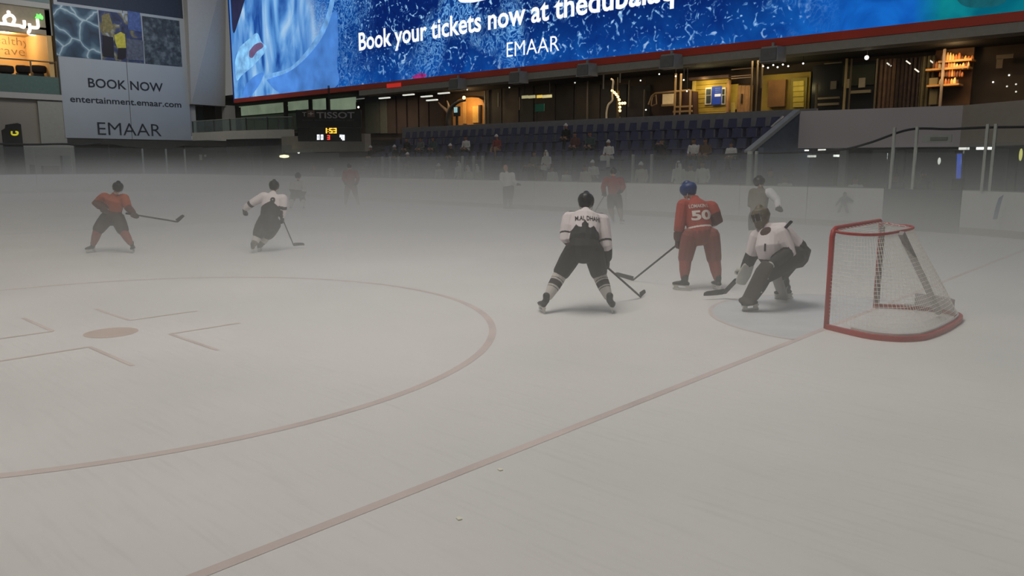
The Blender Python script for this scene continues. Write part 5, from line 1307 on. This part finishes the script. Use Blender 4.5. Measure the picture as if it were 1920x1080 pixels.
stick('long hockey stick of the red player with the blue helmet', PD(1283, 448, DB + .1), PD(1187, 525, DB + 1.05), PD(1152, 516, DB + 1.2))

# ---- goalkeeper crouching before the net
DG = 11.05
JG = pose(DG, dict(head=(1427, 405, .05), neck=(1441, 426, .02), pel=(1492, 474, .05), sl=(1421, 443, .14), sr=(1465, 436, -.20),
    el=(1409, 479, .24), er=(1480, 474, -.26), wl=(1397, 506, .36), wr=(1446, 497, -.40), hl=(1486, 478, .18), hr=(1492, 480, -.12),
    kl=(1463, 513, .40), kr=(1436, 514, -.34), al=(1474, 546, .66), ar=(1411, 564, -.26)))
def goalie_j(P, J):
    out = np.zeros(len(P), dtype=np.int32)
    for k in 'lr':
        t2, d2 = along(P, J['e' + k], J['w' + k]); out[(t2 > (.05 if k == 'r' else -.1)) & (d2 < .11)] = 1
    t, d = along(P, J['pel'], J['neck']); out[(t < .16) | (P[:, 2] < .70)] = 1
    nb_ = np.array(PD(1437, 436, DG - .16)); out[np.linalg.norm(P - nb_, axis=1) < .085] = 2
    return out
CG = dict(face_body=LEFT + BACK * .55, face=LEFT + BACK * .25 + V((0, 0, -.1)), jm=[j_white, p_black, mat('collar_maroon', (72, 48, 46), .8)], jfn=goalie_j, pm=p_black, sm=[p_black], toe_l=LEFT + BACK * .2, toe_r=LEFT + BACK * .5,
          bulk=[(1441, 440, DG - .10, (.16, .13)), (1439, 462, DG - .16, (.18, .15)), (1443, 482, DG - .14, (.165, .14))], gm=mat('glove_white', (196, 196, 190), .6, var=.08, scale=9), hem=.02, wide=1.08, pant_end=1.0, hn_l=V((0, 0, 1)), hd_r=LEFT + V((0, 0, -.3)))
rg_, jg, hgf = player('crouching goalkeeper in white jersey with masked face before the goal', JG, CG, .0095)
jersey_text(jg, '1', PD(1431, 471, DG - .3), PD(1435, 471, DG - .3), .105, ink_k, .03, (BACK * .8 + LEFT * .5).normalized())
# mask, leg pads, blocker
hf, hu, hr = hgf; c = JG['head']; mk = MB()
mk.loft([c - hu * .13 + hf * .05, c - hu * .06 + hf * .02, c + hu * .02, c + hu * .09, c + hu * .125], [(.07, .07), (.105, .115), (.118, .14), (.10, .12), (.05, .06)], hr, 16)
mo = part('goalie_mask', remeshed(mk, .011, 2), [mat('mask_olive', (104, 96, 82), .45, var=.2, scale=14), mat('mask_dark', (60, 50, 46), .6), holder_w], rg_,
          lambda P: np.where((np.abs((P - np.array(c)) @ np.array(hu) + .01) < .05) & ((P - np.array(c)) @ np.array(hf) > .06), 1, np.where((P - np.array(c)) @ np.array(hr) > .11, 2, 0)))
for k in range(5):
    a = math.radians(-60 + 30 * k); MB().tube([c + hf * (.152 * math.cos(a)) + hr * (.13 * math.sin(a)) + hu * .05, c + hf * (.165 * math.cos(a)) + hr * (.14 * math.sin(a)) - hu * .01, c + hf * (.15 * math.cos(a)) + hr * (.125 * math.sin(a)) - hu * .07], .004, 5).obj('cage_bar', steel, mo)
for k, m, nm in (('r', mat('legpad_dark', (64, 56, 52), .6, var=.1), 0), ('l', mat('legpad_grey', (150, 146, 144), .6, var=.08), 1)):
    kn, a = JG['k' + k], JG['a' + k]; d = (a - kn).normalized(); fw = (LEFT + BACK * .4).normalized(); fw = (fw - d * fw.dot(d)).normalized(); r = d.cross(fw)
    b = MB(); b.loft([kn - d * .13 + fw * .05, kn + fw * .07, kn.lerp(a, .5) + fw * .07, a + fw * .07 + d * .02, a + fw * .14 + d * .06], [(.12, .05), (.135, .06), (.13, .06), (.13, .06), (.11, .045)], r, 14)
    part('leg_pad', remeshed(b, .013, 2), m, rg_)
    for q in (.1, .6):
        p = kn.lerp(a, q); MB().tube([p + r * .12 + fw * .05, p - fw * .10, p - r * .12 + fw * .05], .012, 6).obj('pad_strap', pad_w, rg_)
w = JG['wl']; d = (w - JG['el']).normalized(); b = MB()
q = V((w.x, w.y, w.z)) + d * .07 + BACK * .06
b.loft([q - d * .16, q, q + d * .15], [(.085, .03), (.105, .034), (.085, .03)], RIGHT, 14)
part('blocker', remeshed(b, .012, 2), mat('glove_white', (196, 196, 190), .6), rg_)
stick('goalkeeper stick with wide paddle held across the crouching goalkeeper', PD(1484, 415, DG - .36), PD(1357, 550, DG + .72), PD(1321, 556, DG + .62), .03, .34, None, None)

# ---- red player on the left
DL = 17.78
JL = pose(DL, dict(head=(221, 352, -.16), neck=(215, 366, -.1), pel=(210, 404, .06), sl=(196, 369, -.06), sr=(233, 371, -.06),
    el=(179, 381, .02), er=(240, 389, -.05), wl=(194, 391, -.22), wr=(250, 400, -.18), hl=(201, 408, .04), hr=(220, 408, .04),
    kl=(184, 431, -.16), kr=(231, 433, -.16), al=(174, 461, .0), ar=(247, 460, .0)))
def rust_j(P, J):
    out = np.zeros(len(P), dtype=np.int32)
    for k in 'lr':
        t2, d2 = along(P, J['e' + k], J['w' + k]); out[(t2 > .1) & (d2 < .11)] = 1
    t, d = along(P, J['pel'], J['neck']); sd = (P - np.array(J['pel'])) @ np.array((J['sr'] - J['sl']).normalized())
    out[(t < .32) & (d < .3)] = 1; out[(np.abs(t - .34 - sd * .5) < .035) & (sd < .02) & (d < .3)] = 2
    return out
CL = dict(face_body=BACK + RIGHT * .25, face=BACK + RIGHT * .6, jm=[j_rust, j_dark, ink_w], jfn=rust_j, pm=p_brown, sm=[s_red], toe_l=BACK + LEFT * .2, toe_r=BACK + RIGHT * .25, pw=1.08,
          helmet=h_black, hem=-.04, lean_l=LEFT * .03, lean_r=RIGHT * .03, pant_end=.95, gm=mat('glove_brown', (70, 46, 42), .6))
rl_, jl, _ = player('hockey player in rust red jersey with stick pointing sideways at the left', JL, CL, .014)
stick('hockey stick held low sideways by the rust red player', PD(236, 400, DL - .25), PD(333, 416, DL - .3), PD(346, 406, DL - .22))

# ---- white player on the left, skating away
JW = pose(DL, dict(head=(514, 349, .22), neck=(512, 363, .15), pel=(503, 415, -.02), sl=(495, 368, .1), sr=(531, 372, .1),
    el=(471, 382, .08), er=(531, 389, .08), wl=(459, 392, .15), wr=(529, 407, .14), hl=(495, 419, .0), hr=(513, 419, .02),
    kl=(484, 441, .10), kr=(501, 442, .26), al=(474, 462, -.04), ar=(486, 462, .22)))
def white_j2(P, J):
    out = np.zeros(len(P), dtype=np.int32)
    for k in 'lr':
        t2, d2 = along(P, J['e' + k], J['w' + k]); out[(np.abs(t2 - .02) < .16) & (d2 < .12)] = 1
    t, d = along(P, J['pel'], J['neck']); sd = (P - np.array(J['pel'])) @ np.array((J['sr'] - J['sl']).normalized()); arm = np.zeros(len(P), bool)
    for k in 'lr':
        _, d1 = along(P, J['s' + k], J['e' + k]); arm |= d1 < .10
    out[(t < .66 - .9 * np.abs(sd - .03)) & ~arm & (d < .3)] = 1
    return out
CW = dict(face_body=AWAY + RIGHT * .1, face=AWAY + LEFT * .1, jm=[j_white, j_black], jfn=white_j2, pm=p_black, sm=[s_white, mat('sock_olive', (112, 108, 92), .8)], sfn=lambda t: (t > .62).astype(np.int32),
          toe_l=AWAY + LEFT * .3, toe_r=AWAY, helmet=h_black, skin=skin_d, hem=-.06, pant_end=.86, pw=1.22, boot=mat('boot_grey', (92, 88, 82), .5), hn_l=LEFT, hn_r=RIGHT, hd_r=V((0, 0, -1)), hd_l=V((0, 0, -1)) + LEFT * .4)
rw_, jw, _ = player('hockey player in white and black skating away at the left, one arm out', JW, CW, .014)
jersey_text(jw, '9', PD(508, 383, DL), PD(517, 383, DL), .16, ink_k, .05, BACK)
stick('hockey stick of the white player skating away at the left', PD(526, 402, DL + .08), PD(551, 460.5, DL + .95), PD(570, 457.5, DL + 1.05))

# ---- players farther off in the fog
def far_player(label, D, ox, oy, C, spec, vox=.018):
    return player(label, pose(D, {k: (x + ox, y + oy, d) for k, (x, y, d) in spec.items()}), C, vox)
j_fred = mat('jersey_far_red', (136, 58, 54), .8, var=.1)
CR = dict(face_body=BACK + LEFT * .2, face=BACK + LEFT * .3, jm=[j_fred], pm=p_black, sm=[mat('sock_far', (122, 92, 84), .8)], toe_l=BACK, toe_r=BACK + RIGHT * .4, helmet=h_black, hn_l=V((0, 0, 1)))
far_player('fog veiled hockey player in red jersey and dark pants beyond the near white player', 26.2, 0, 0, CR, dict(head=(1150, 322, 0), neck=(1150, 333, 0), pel=(1152, 366, 0), sl=(1137, 337, -.05), sr=(1164, 337, -.05),
    el=(1131, 351, 0), er=(1169, 351, 0), wl=(1133, 364, -.2), wr=(1163, 360, -.25), hl=(1146, 369, 0), hr=(1158, 369, 0), kl=(1145, 390, -.05), kr=(1162, 390, -.05), al=(1149, 411, .1), ar=(1165, 410, 0)))
stick('hockey stick of the fog veiled red player, dropping to his left', PD(1136, 362, 26.0), PD(1108, 409, 27.4), PD(1099, 409, 27.5))
CR2 = dict(CR); CR2.update(face_body=BACK + RIGHT * .2, face=BACK + RIGHT * .2, jm=[mat('jersey_far_rust', (140, 72, 60), .8)], pm=mat('pants_far', (110, 56, 50), .8))
far_player('faint hockey player in rust red standing before the far boards', 36.8, 0, 0, CR2, dict(head=(655, 312, 0), neck=(656, 320, 0), pel=(658, 347, 0), sl=(647, 323, 0), sr=(667, 323, 0),
    el=(644, 335, 0), er=(671, 335, 0), wl=(648, 344, -.2), wr=(668, 345, -.2), hl=(653, 349, 0), hr=(663, 349, 0), kl=(650, 365, 0), kr=(667, 365, 0), al=(648, 381, 0), ar=(672, 382, 0)))
CWf = dict(CR); CWf.update(face_body=RIGHT + BACK * .4, face=RIGHT + BACK * .2, jm=[mat('jersey_far_white', (186, 184, 180), .8), j_black], pm=p_black, sm=[s_white], jfn=lambda P, J: (along(P, J['pel'], J['neck'])[0] < .3).astype(np.int32))
far_player('faint crouching player in white and black behind the left white skater', 33.8, 0, 0, CWf, dict(head=(559, 330, -.1), neck=(559, 340, 0), pel=(557, 362, .1), sl=(549, 343, 0), sr=(568, 344, 0),
    el=(546, 355, -.1), er=(572, 356, -.1), wl=(551, 366, -.25), wr=(568, 367, -.25), hl=(551, 364, 0), hr=(564, 364, 0), kl=(547, 376, -.25), kr=(568, 377, -.25), al=(546, 389, 0), ar=(569, 390, 0)))
CWg = dict(CR); CWg.update(face_body=RIGHT, face=RIGHT + BACK * .2, jm=[mat('shirt_far_white', (206, 204, 200), .8)], pm=mat('trousers_grey', (84, 82, 78), .8), sm=[mat('trousers_grey', (84, 82, 78), .8)], helmet=None, toe_l=RIGHT, toe_r=RIGHT)
far_player('faint official in white shirt and grey trousers before the far boards', 33.4, 0, 0, CWg, dict(head=(948, 315, 0), neck=(950, 324, 0), pel=(953, 350, 0), sl=(941, 327, .1), sr=(961, 327, -.1),
    el=(940, 338, .1), er=(963, 338, -.15), wl=(948, 346, .0), wr=(970, 346, -.2), hl=(949, 352, .05), hr=(958, 352, -.05), kl=(948, 371, 0), kr=(957, 371, 0), al=(947, 391, 0), ar=(957, 391, 0)))
CH = dict(face_body=RIGHT + BACK * .5, face=RIGHT + BACK * .3, jm=[mat('jersey_shaded_olive', (112, 106, 96), .8, var=.1), mat('jersey_far_white2', (212, 212, 216), .8)], pm=p_black, sm=[s_white], toe_l=RIGHT, toe_r=RIGHT + BACK * .4,  # olive grey torso colour carries the shade on the back
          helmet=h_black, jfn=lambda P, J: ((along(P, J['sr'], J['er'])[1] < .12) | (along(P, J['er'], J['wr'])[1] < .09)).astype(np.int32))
far_player('fog veiled player with olive shaded back and white sleeve behind the goalkeeper', 18.6, 0, 0, CH, dict(head=(1424, 341, 0), neck=(1426, 354, 0), pel=(1422, 399, 0), sl=(1412, 360, .1), sr=(1444, 360, -.2),
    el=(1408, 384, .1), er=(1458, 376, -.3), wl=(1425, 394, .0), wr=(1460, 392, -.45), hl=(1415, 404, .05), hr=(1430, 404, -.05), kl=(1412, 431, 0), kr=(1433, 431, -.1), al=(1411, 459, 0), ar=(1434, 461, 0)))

# ================================================================== GRANDSTAND SEATS
seat_b = mat('seat_blue', (54, 58, 94), .5, var=.12)
def seat_mesh():
    mb = MB()
    mb.hexa([(-.22, -.24, .40), (.22, -.24, .40), (.21, .14, .38), (-.21, .14, .38), (-.22, -.24, .44), (.22, -.24, .44), (.21, .14, .42), (-.21, .14, .42)])
    mb.hexa([(-.22, .12, .40), (.22, .12, .40), (.22, .16, .40), (-.22, .16, .40), (-.19, .20, .82), (.19, .20, .82), (.19, .235, .82), (-.19, .235, .82)])
    mb.box(-.04, .04, -.06, .14, 0, .40)
    bm = bmesh.new(); me = mb.mesh('stadium_seat'); bm.from_mesh(me)
    bmesh.ops.bevel(bm, geom=[e for e in bm.edges if e.calc_length() > .3], offset=.012, segments=1, affect='EDGES'); bm.to_mesh(me); bm.free()
    me.materials.append(seat_b); return me
sme = seat_mesh(); NS = 40
for i in range(7):
    for k in range(NS):
        x = SX0 + .5 + (SX1 - SX0 - 1.2) * k / (NS - 1)
        o = bpy.data.objects.new('stadium_seat', sme); COL.objects.link(o); o.location = (x, ROWY[i], ROWZ[i])
        tag(o, 'dark blue plastic seat in the %s row of the grandstand' % ('lowest', 'second', 'third', 'fourth', 'fifth', 'sixth', 'topmost')[i], 'seat', 'grandstand seats')

# ================================================================== SPECTATORS
COLS = {'white': (206, 204, 202), 'cream': (190, 184, 170), 'dark': (44, 44, 48), 'black': (34, 34, 38), 'grey': (104, 104, 104), 'red': (138, 66, 58), 'brown': (96, 74, 56), 'teal': (58, 78, 76), 'maroon': (92, 58, 56), 'navy': (44, 48, 66), 'tan': (150, 124, 98), 'blue': (96, 106, 150)}
def cloth(c): return mat('cloth_' + c, COLS[c], .85, var=.08, scale=8)
hair_m = mat('hair_black', (32, 28, 27), .7)
def spectator(label, base, f, stand, top, bot, hat, group, skin=skin_d, lean=0.0, robe=False, hands_up=False, h=1.0):
    f = V((f[0], f[1], 0)).normalized(); u = V((0, 0, 1)); r = f.cross(u); B = V(base)
    def L(x, y, z): return B + r * (x * h) + f * (y * h) + u * (z * h)
    root = thing('person', label, 'person', B, group)
    hz = .92 if stand else .50
    pel = L(0, 0, hz); nk = L(0, .10 + lean, hz + .52); hd = L(0, .14 + lean * 1.2, hz + .66)
    mb = MB(); hf, hu, hr = frame(f, u)
    head_into(mb, hd, hf, hu, hr, h * 1.02)
    mb.loft([nk - u * .06, hd - u * .05], [.055, .055], r, 8)
    mb.loft([pel - u * .02, pel.lerp(nk, .4), pel.lerp(nk, .8), nk], [(.17, .13), (.165, .125), (.19, .12), (.07, .07)], r, 12)
    J = {}
    for k, n in ((-1, 'l'), (1, 'r')):
        s = L(.19 * k, .09 + lean, hz + .46)
        if hands_up: e = L(.24 * k, .30 + lean, hz + .35); w = L(.12 * k, .38 + lean, hz + .58)
        elif stand: e = L(.25 * k, .06, hz + .18); w = L(.22 * k, .20, hz - .02)
        else: e = L(.25 * k, .10 + lean * .5, hz + .19); w = L(.12 * k, .34, hz + .13)
        mb.loft([s, e, w], [.062, .052, .036], r, 8); hand_into(mb, w, (w - e), u, None, h)
        J['e' + n], J['w' + n] = e, w
        hp = L(.095 * k, 0, hz - .02)
        if stand: kn = L(.11 * k, .03, .48); a = L(.11 * k, .0, .08)
        else: kn = L(.13 * k, .44, .52); a = L(.13 * k, .40, .09)
        mb.loft([hp, hp.lerp(kn, .5), kn], [.095, .085, .065], r, 8); mb.loft([kn, kn.lerp(a, .4), a], [.062, .058, .042], r, 8)
        mb.loft([a - u * .03 - f * .05, a - u * .045 + f * .15], [.04, .032], r, 8)
        if robe: mb.loft([hp, kn, a + u * .04], [.13, .12, .12], r, 10)
    hn = np.array(hd); fn_ = np.array(f); un = np.array((0, 0, 1.0))
    def fn(P):
        i = face_idx(P, hd, hf, hu, hr, h * 1.02); q = P - hn; dist = np.linalg.norm(q, axis=1)
        body = (q[:, 2] < -.13 * h); i[body] = 2
        wr = np.zeros(len(P), bool)
        for n in 'lr':
            t, d = along(P, J['e' + n], J['w' + n]); wr |= (t > .92) & (d < .14)
        if stand: low = P[:, 2] < B.z + (hz - .02) * h
        else:
            yy = (P - np.array(B)) @ fn_; low = (P[:, 2] < B.z + .64 * h) & ((yy > .15) | (P[:, 2] < B.z + .50 * h))
        i[body & low] = 3; i[wr & body] = 0; i[P[:, 2] < B.z + .085 * h] = 4
        if not hat: i[(~body) & ((q @ un > .035) | (q @ fn_ < -.03)) & (dist < .17)] = 4
        return i
    b = part('body', remeshed(mb, .024, 2), [skin, feat_m, cloth(top), cloth(bot), hair_m], root, fn)
    if hat == 'cap':
        m = MB(); m.loft([hd + u * .03, hd + u * .07, hd + u * .115], [(.092, .108), (.09, .105), (.05, .06)], r, 12); m.loft([hd + u * .035 + f * .06, hd + u * .03 + f * .165], [(.075, .02), (.05, .012)], r, 10)
        part('cap', remeshed(m, .014, 2), cloth('white'), root)
    elif hat == 'scarf':
        m = MB(); m.loft([hd - u * .20 - f * .03, hd - u * .08 - f * .03, hd + u * .03 - f * .01, hd + u * .11], [(.16, .10), (.12, .10), (.105, .112), (.06, .07)], r, 12)
        part('headscarf', remeshed(m, .018, 2), cloth('white'), root)
        MB().tube([hd + u * .075 + (r * math.cos(t) * .1 + f * math.sin(t) * .115) for t in [2 * math.pi * k / 16 for k in range(16)]], .010, 5, True).obj('head_cord', hair_m, root)
    return root
def rows_at(px, py):
    """row whose seated head lies on the sight line"""
    best = None
    for i in range(7):
        p = PY(px, py, ROWY[i] - .05); d = abs(p.z - (ROWZ[i] + 1.22))
        if best is None or d < best[0]: best = (d, i, p)
    return best[1], best[2]
TO_ICE = V((.12, -1, 0)); SG = 'spectators in the grandstand'; BG = 'people behind the boards'; LG = 'people in the lobby'
seated = [
 (697, 262, 'black', 'dark', 'cap', {}, 'spectator in white cap and black top at the left end of the seats'),
 (745, 273, 'dark', 'dark', 'cap', {'lean': .1}, 'spectator in white cap bending forward, low in the left seats'),
 (770, 284, 'navy', 'dark', 'cap', {'lean': .12}, 'spectator in white cap and navy top, lowest of the left seats'),
 (764, 246, 'black', 'black', None, {}, 'bareheaded spectator in black high in the left seats'),
 (790, 251, 'grey', 'dark', None, {}, 'spectator in grey top high in the left seats'),
 (814, 250, 'teal', 'dark', None, {}, 'spectator in dull teal top left of the amber niche'),
 (848, 259, 'black', 'dark', 'cap', {'lean': .05}, 'spectator in white cap and black top below the tree sculpture'),
 (875, 244, 'white', 'dark', None, {}, 'bareheaded spectator in white top below the amber niche'),
 (933, 242, 'red', 'tan', 'cap', {}, 'spectator in white cap and red shirt, bare legs'),
 (1063, 234, 'black', 'dark', 'cap', {}, 'spectator in black with white cap high below the menu sign'),
 (1080, 238, 'maroon', 'dark', None, {}, 'bareheaded spectator in maroon top below the bulb sign'),
 (1108, 242, 'teal', 'dark', None, {}, 'bareheaded spectator in dark teal left of the white robed man'),
 (1143, 254, 'white', 'white', 'cap', {'robe': True}, 'man in long white robe and white cap in the middle seats'),
 (1004, 280, 'grey', 'dark', None, {}, 'spectator in grey top seated left of a white headscarf'),
 (1026, 278, 'white', 'white', 'scarf', {'robe': True}, 'spectator wrapped in white headscarf above the dark group'),
 (1243, 257, 'dark', 'dark', None, {'hands_up': True}, 'spectator in dark top raising both hands to the face'),
 (1303, 247, 'white', 'dark', None, {}, 'bareheaded spectator in white tee shirt right of the middle'),
 (1324, 263, 'brown', 'brown', None, {}, 'spectator in brown clothes beside the white tee shirt'),
 (1373, 248, 'white', 'grey', None, {'h': .85}, 'small child in white top near the stair wall'),
 (1116, 288, 'white', 'dark', 'cap', {'lean': .1}, 'spectator in white cap leaning forward below the white robed man'),
]
used = set()
for px, py, top, bot, hat, kw, lab in seated:
    i, p = rows_at(px, py + 8); kw = dict(kw)
    spectator(lab, (p.x, ROWY[i] - .02, ROWZ[i]), TO_ICE, False, top, bot, hat, SG, **kw)
def behind(px, py, Y, lab, top, bot, hat, f=TO_ICE, **kw):
    """standing person just behind the boards whose head top lies at the surveyed row"""
    p = PY(px, py + 8, Y); base = p.z - 1.60 * kw.get('h', 1)
    zf = max(0.0, base) if Y < 26.3 else base
    spectator(lab, (p.x, Y, max(-.06, base)), f, True, top, bot, hat, BG, **kw)
walk = struct(MB().box(-47, -13.0, 25.66, 26.32, -.06, .42).obj('floor_walkway', step_m), 'raised dark walkway between boards and seats', 'floor')
for px, py, top, bot, hat, kw, lab in [
 (826, 303, 'white', 'white', 'cap', {'robe': True}, 'person in white robe and white cap behind the boards left of three posts'),
 (863, 299, 'white', 'white', 'scarf', {'robe': True}, 'white veiled person behind the boards at the first of three posts'),
 (880, 307, 'white', 'white', 'scarf', {'robe': True, 'h': .95}, 'white veiled person behind the boards between the first two posts'),
 (897, 305, 'cream', 'cream', 'scarf', {'robe': True}, 'cream veiled person behind the boards between the last two posts'),
 (996, 299, 'dark', 'dark', None, {'hands_up': True}, 'person in dark clothes behind the boards raising a phone'),
 (1014, 303, 'black', 'black', None, {}, 'person in black behind the boards beside the raised phone'),
 (1038, 307, 'white', 'white', None, {}, 'bareheaded person in white behind the boards right of the dark pair'),
 (1064, 313, 'white', 'white', None, {'h': .9}, 'short person in white behind the boards nearest the near player'),
 (1100, 306, 'cream', 'grey', None, {}, 'person in cream top behind the boards left of the fog veiled red player'),
 (1205, 301, 'cream', 'grey', 'cap', {}, 'person in cream top and cap behind the boards between two posts'),
 (1275, 300, 'white', 'white', 'scarf', {'robe': True}, 'white veiled person behind the boards left of the blue helmet'),
 (1298, 304, 'cream', 'white', None, {}, 'person in cream top behind the boards just above the blue helmet'),
 (1320, 299, 'white', 'grey', None, {}, 'person in white top behind the boards right of the blue helmet'),
 (590, 297, 'red', 'dark', None, {}, 'person in red shirt behind the boards below the scoreboard'),
 (622, 302, 'white', 'dark', None, {'h': .95}, 'person in white shirt behind the boards right of the red shirt'),
 (682, 304, 'maroon', 'dark', None, {}, 'person in maroon behind the boards right of the rust red player')]:
    behind(px, py, 26.05, lab, top, bot, hat, **kw)
for px, py, top, hat, kw, lab in [(1375, 206, 'black', None, {}, 'standing person in black at the parapet above the seats'), (1395, 213, 'brown', None, {}, 'standing person in brown at the parapet beside the one in black')]:
    p = PY(px, py + 8, 33.2); spectator(lab, (p.x, 33.2, 3.55), TO_ICE, True, top, 'dark', hat, 'people at the parapet', h=(p.z - 3.55) / 1.6)
for px, py, top, bot, hat, Y, lab in [(1447, 314, 'black', 'dark', None, 26.05, 'person in black behind the glass beyond the veiled player'), (1474, 326, 'cream', 'grey', None, 26.05, 'person in cream behind the glass left of the pale pillar'),
   (1606, 329, 'white', 'navy', None, 27.2, 'person in white behind the glass right of the pale pillar'), (1682, 324, 'teal', 'dark', None, 26.8, 'person in dark teal behind the rink gate'),
   (1733, 318, 'dark', 'black', None, 26.8, 'person in dark clothes behind the right half of the rink gate')]:
    p = PY(px, py + 8, Y); spectator(lab, (p.x, Y, -.06), TO_ICE, True, top, bot, hat, LG, h=max(.8, (p.z + .06) / 1.6))

# ------------------------------------------------------------------ fog lying on the ice: thick at the surface, thinning upward, thicker toward the far side
def fog_material():
    m = bpy.data.materials.new('fog_bank'); m.use_nodes = True; nt = m.node_tree; N = nt.nodes; L = nt.links
    N.remove(N['Principled BSDF']); v = N.new('ShaderNodeVolumeScatter'); v.inputs['Color'].default_value = (.82, .825, .80, 1); v.inputs['Anisotropy'].default_value = 0.0
    tc = N.new('ShaderNodeTexCoord'); sp_ = N.new('ShaderNodeSeparateXYZ'); L.new(tc.outputs['Object'], sp_.inputs[0])
    def mr(src, a, b, c, d):
        n = N.new('ShaderNodeMapRange'); n.interpolation_type = 'SMOOTHSTEP' if b - a > 3 else 'LINEAR'; L.new(src, n.inputs[0])
        for k, q in enumerate((a, b, c, d)): n.inputs[k + 1].default_value = q
        return n.outputs[0]
    def ma(op, a, b):
        n = N.new('ShaderNodeMath'); n.operation = op
        for k, q in enumerate((a, b)):
            if isinstance(q, float): n.inputs[k].default_value = q
            else: L.new(q, n.inputs[k])
        return n.outputs[0]
    hgt = ma('POWER', mr(sp_.outputs['Z'], 0, FOG_TOP, 1, 0), 1.7)
    no = N.new('ShaderNodeTexNoise'); no.inputs['Scale'].default_value = 0.16; no.inputs['Detail'].default_value = 2; L.new(tc.outputs['Object'], no.inputs['Vector'])
    wisp = mr(no.outputs['Fac'], 0.3, 0.7, 0.65, 1.35)
    far = mr(sp_.outputs['Y'], 6, 22, 0.62, 1.5)
    d = ma('MULTIPLY', ma('MULTIPLY', ma('MULTIPLY', hgt, wisp), far), 0.118)
    L.new(d, v.inputs['Density']); L.new(v.outputs[0], N['Material Output'].inputs['Volume']); return m
FOG_TOP = 2.55
pts = []
for x, y in rink_outline(-0.02, 8):
    k = max(0.0, min(1.0, (y - 8) / 6)) * 1.6
    pts.append((x + (k if x > -30 else -k) * (0.3 if y < 18 else 0.7), y + (k if y > 17 else 0), -0.01))
tag(MB().prism(pts, (0, 0, FOG_TOP)).obj('fog', fog_material()), 'low grey fog bank lying over the whole ice', 'fog', None, 'stuff')
scene.cycles.volume_step_rate = 2.0
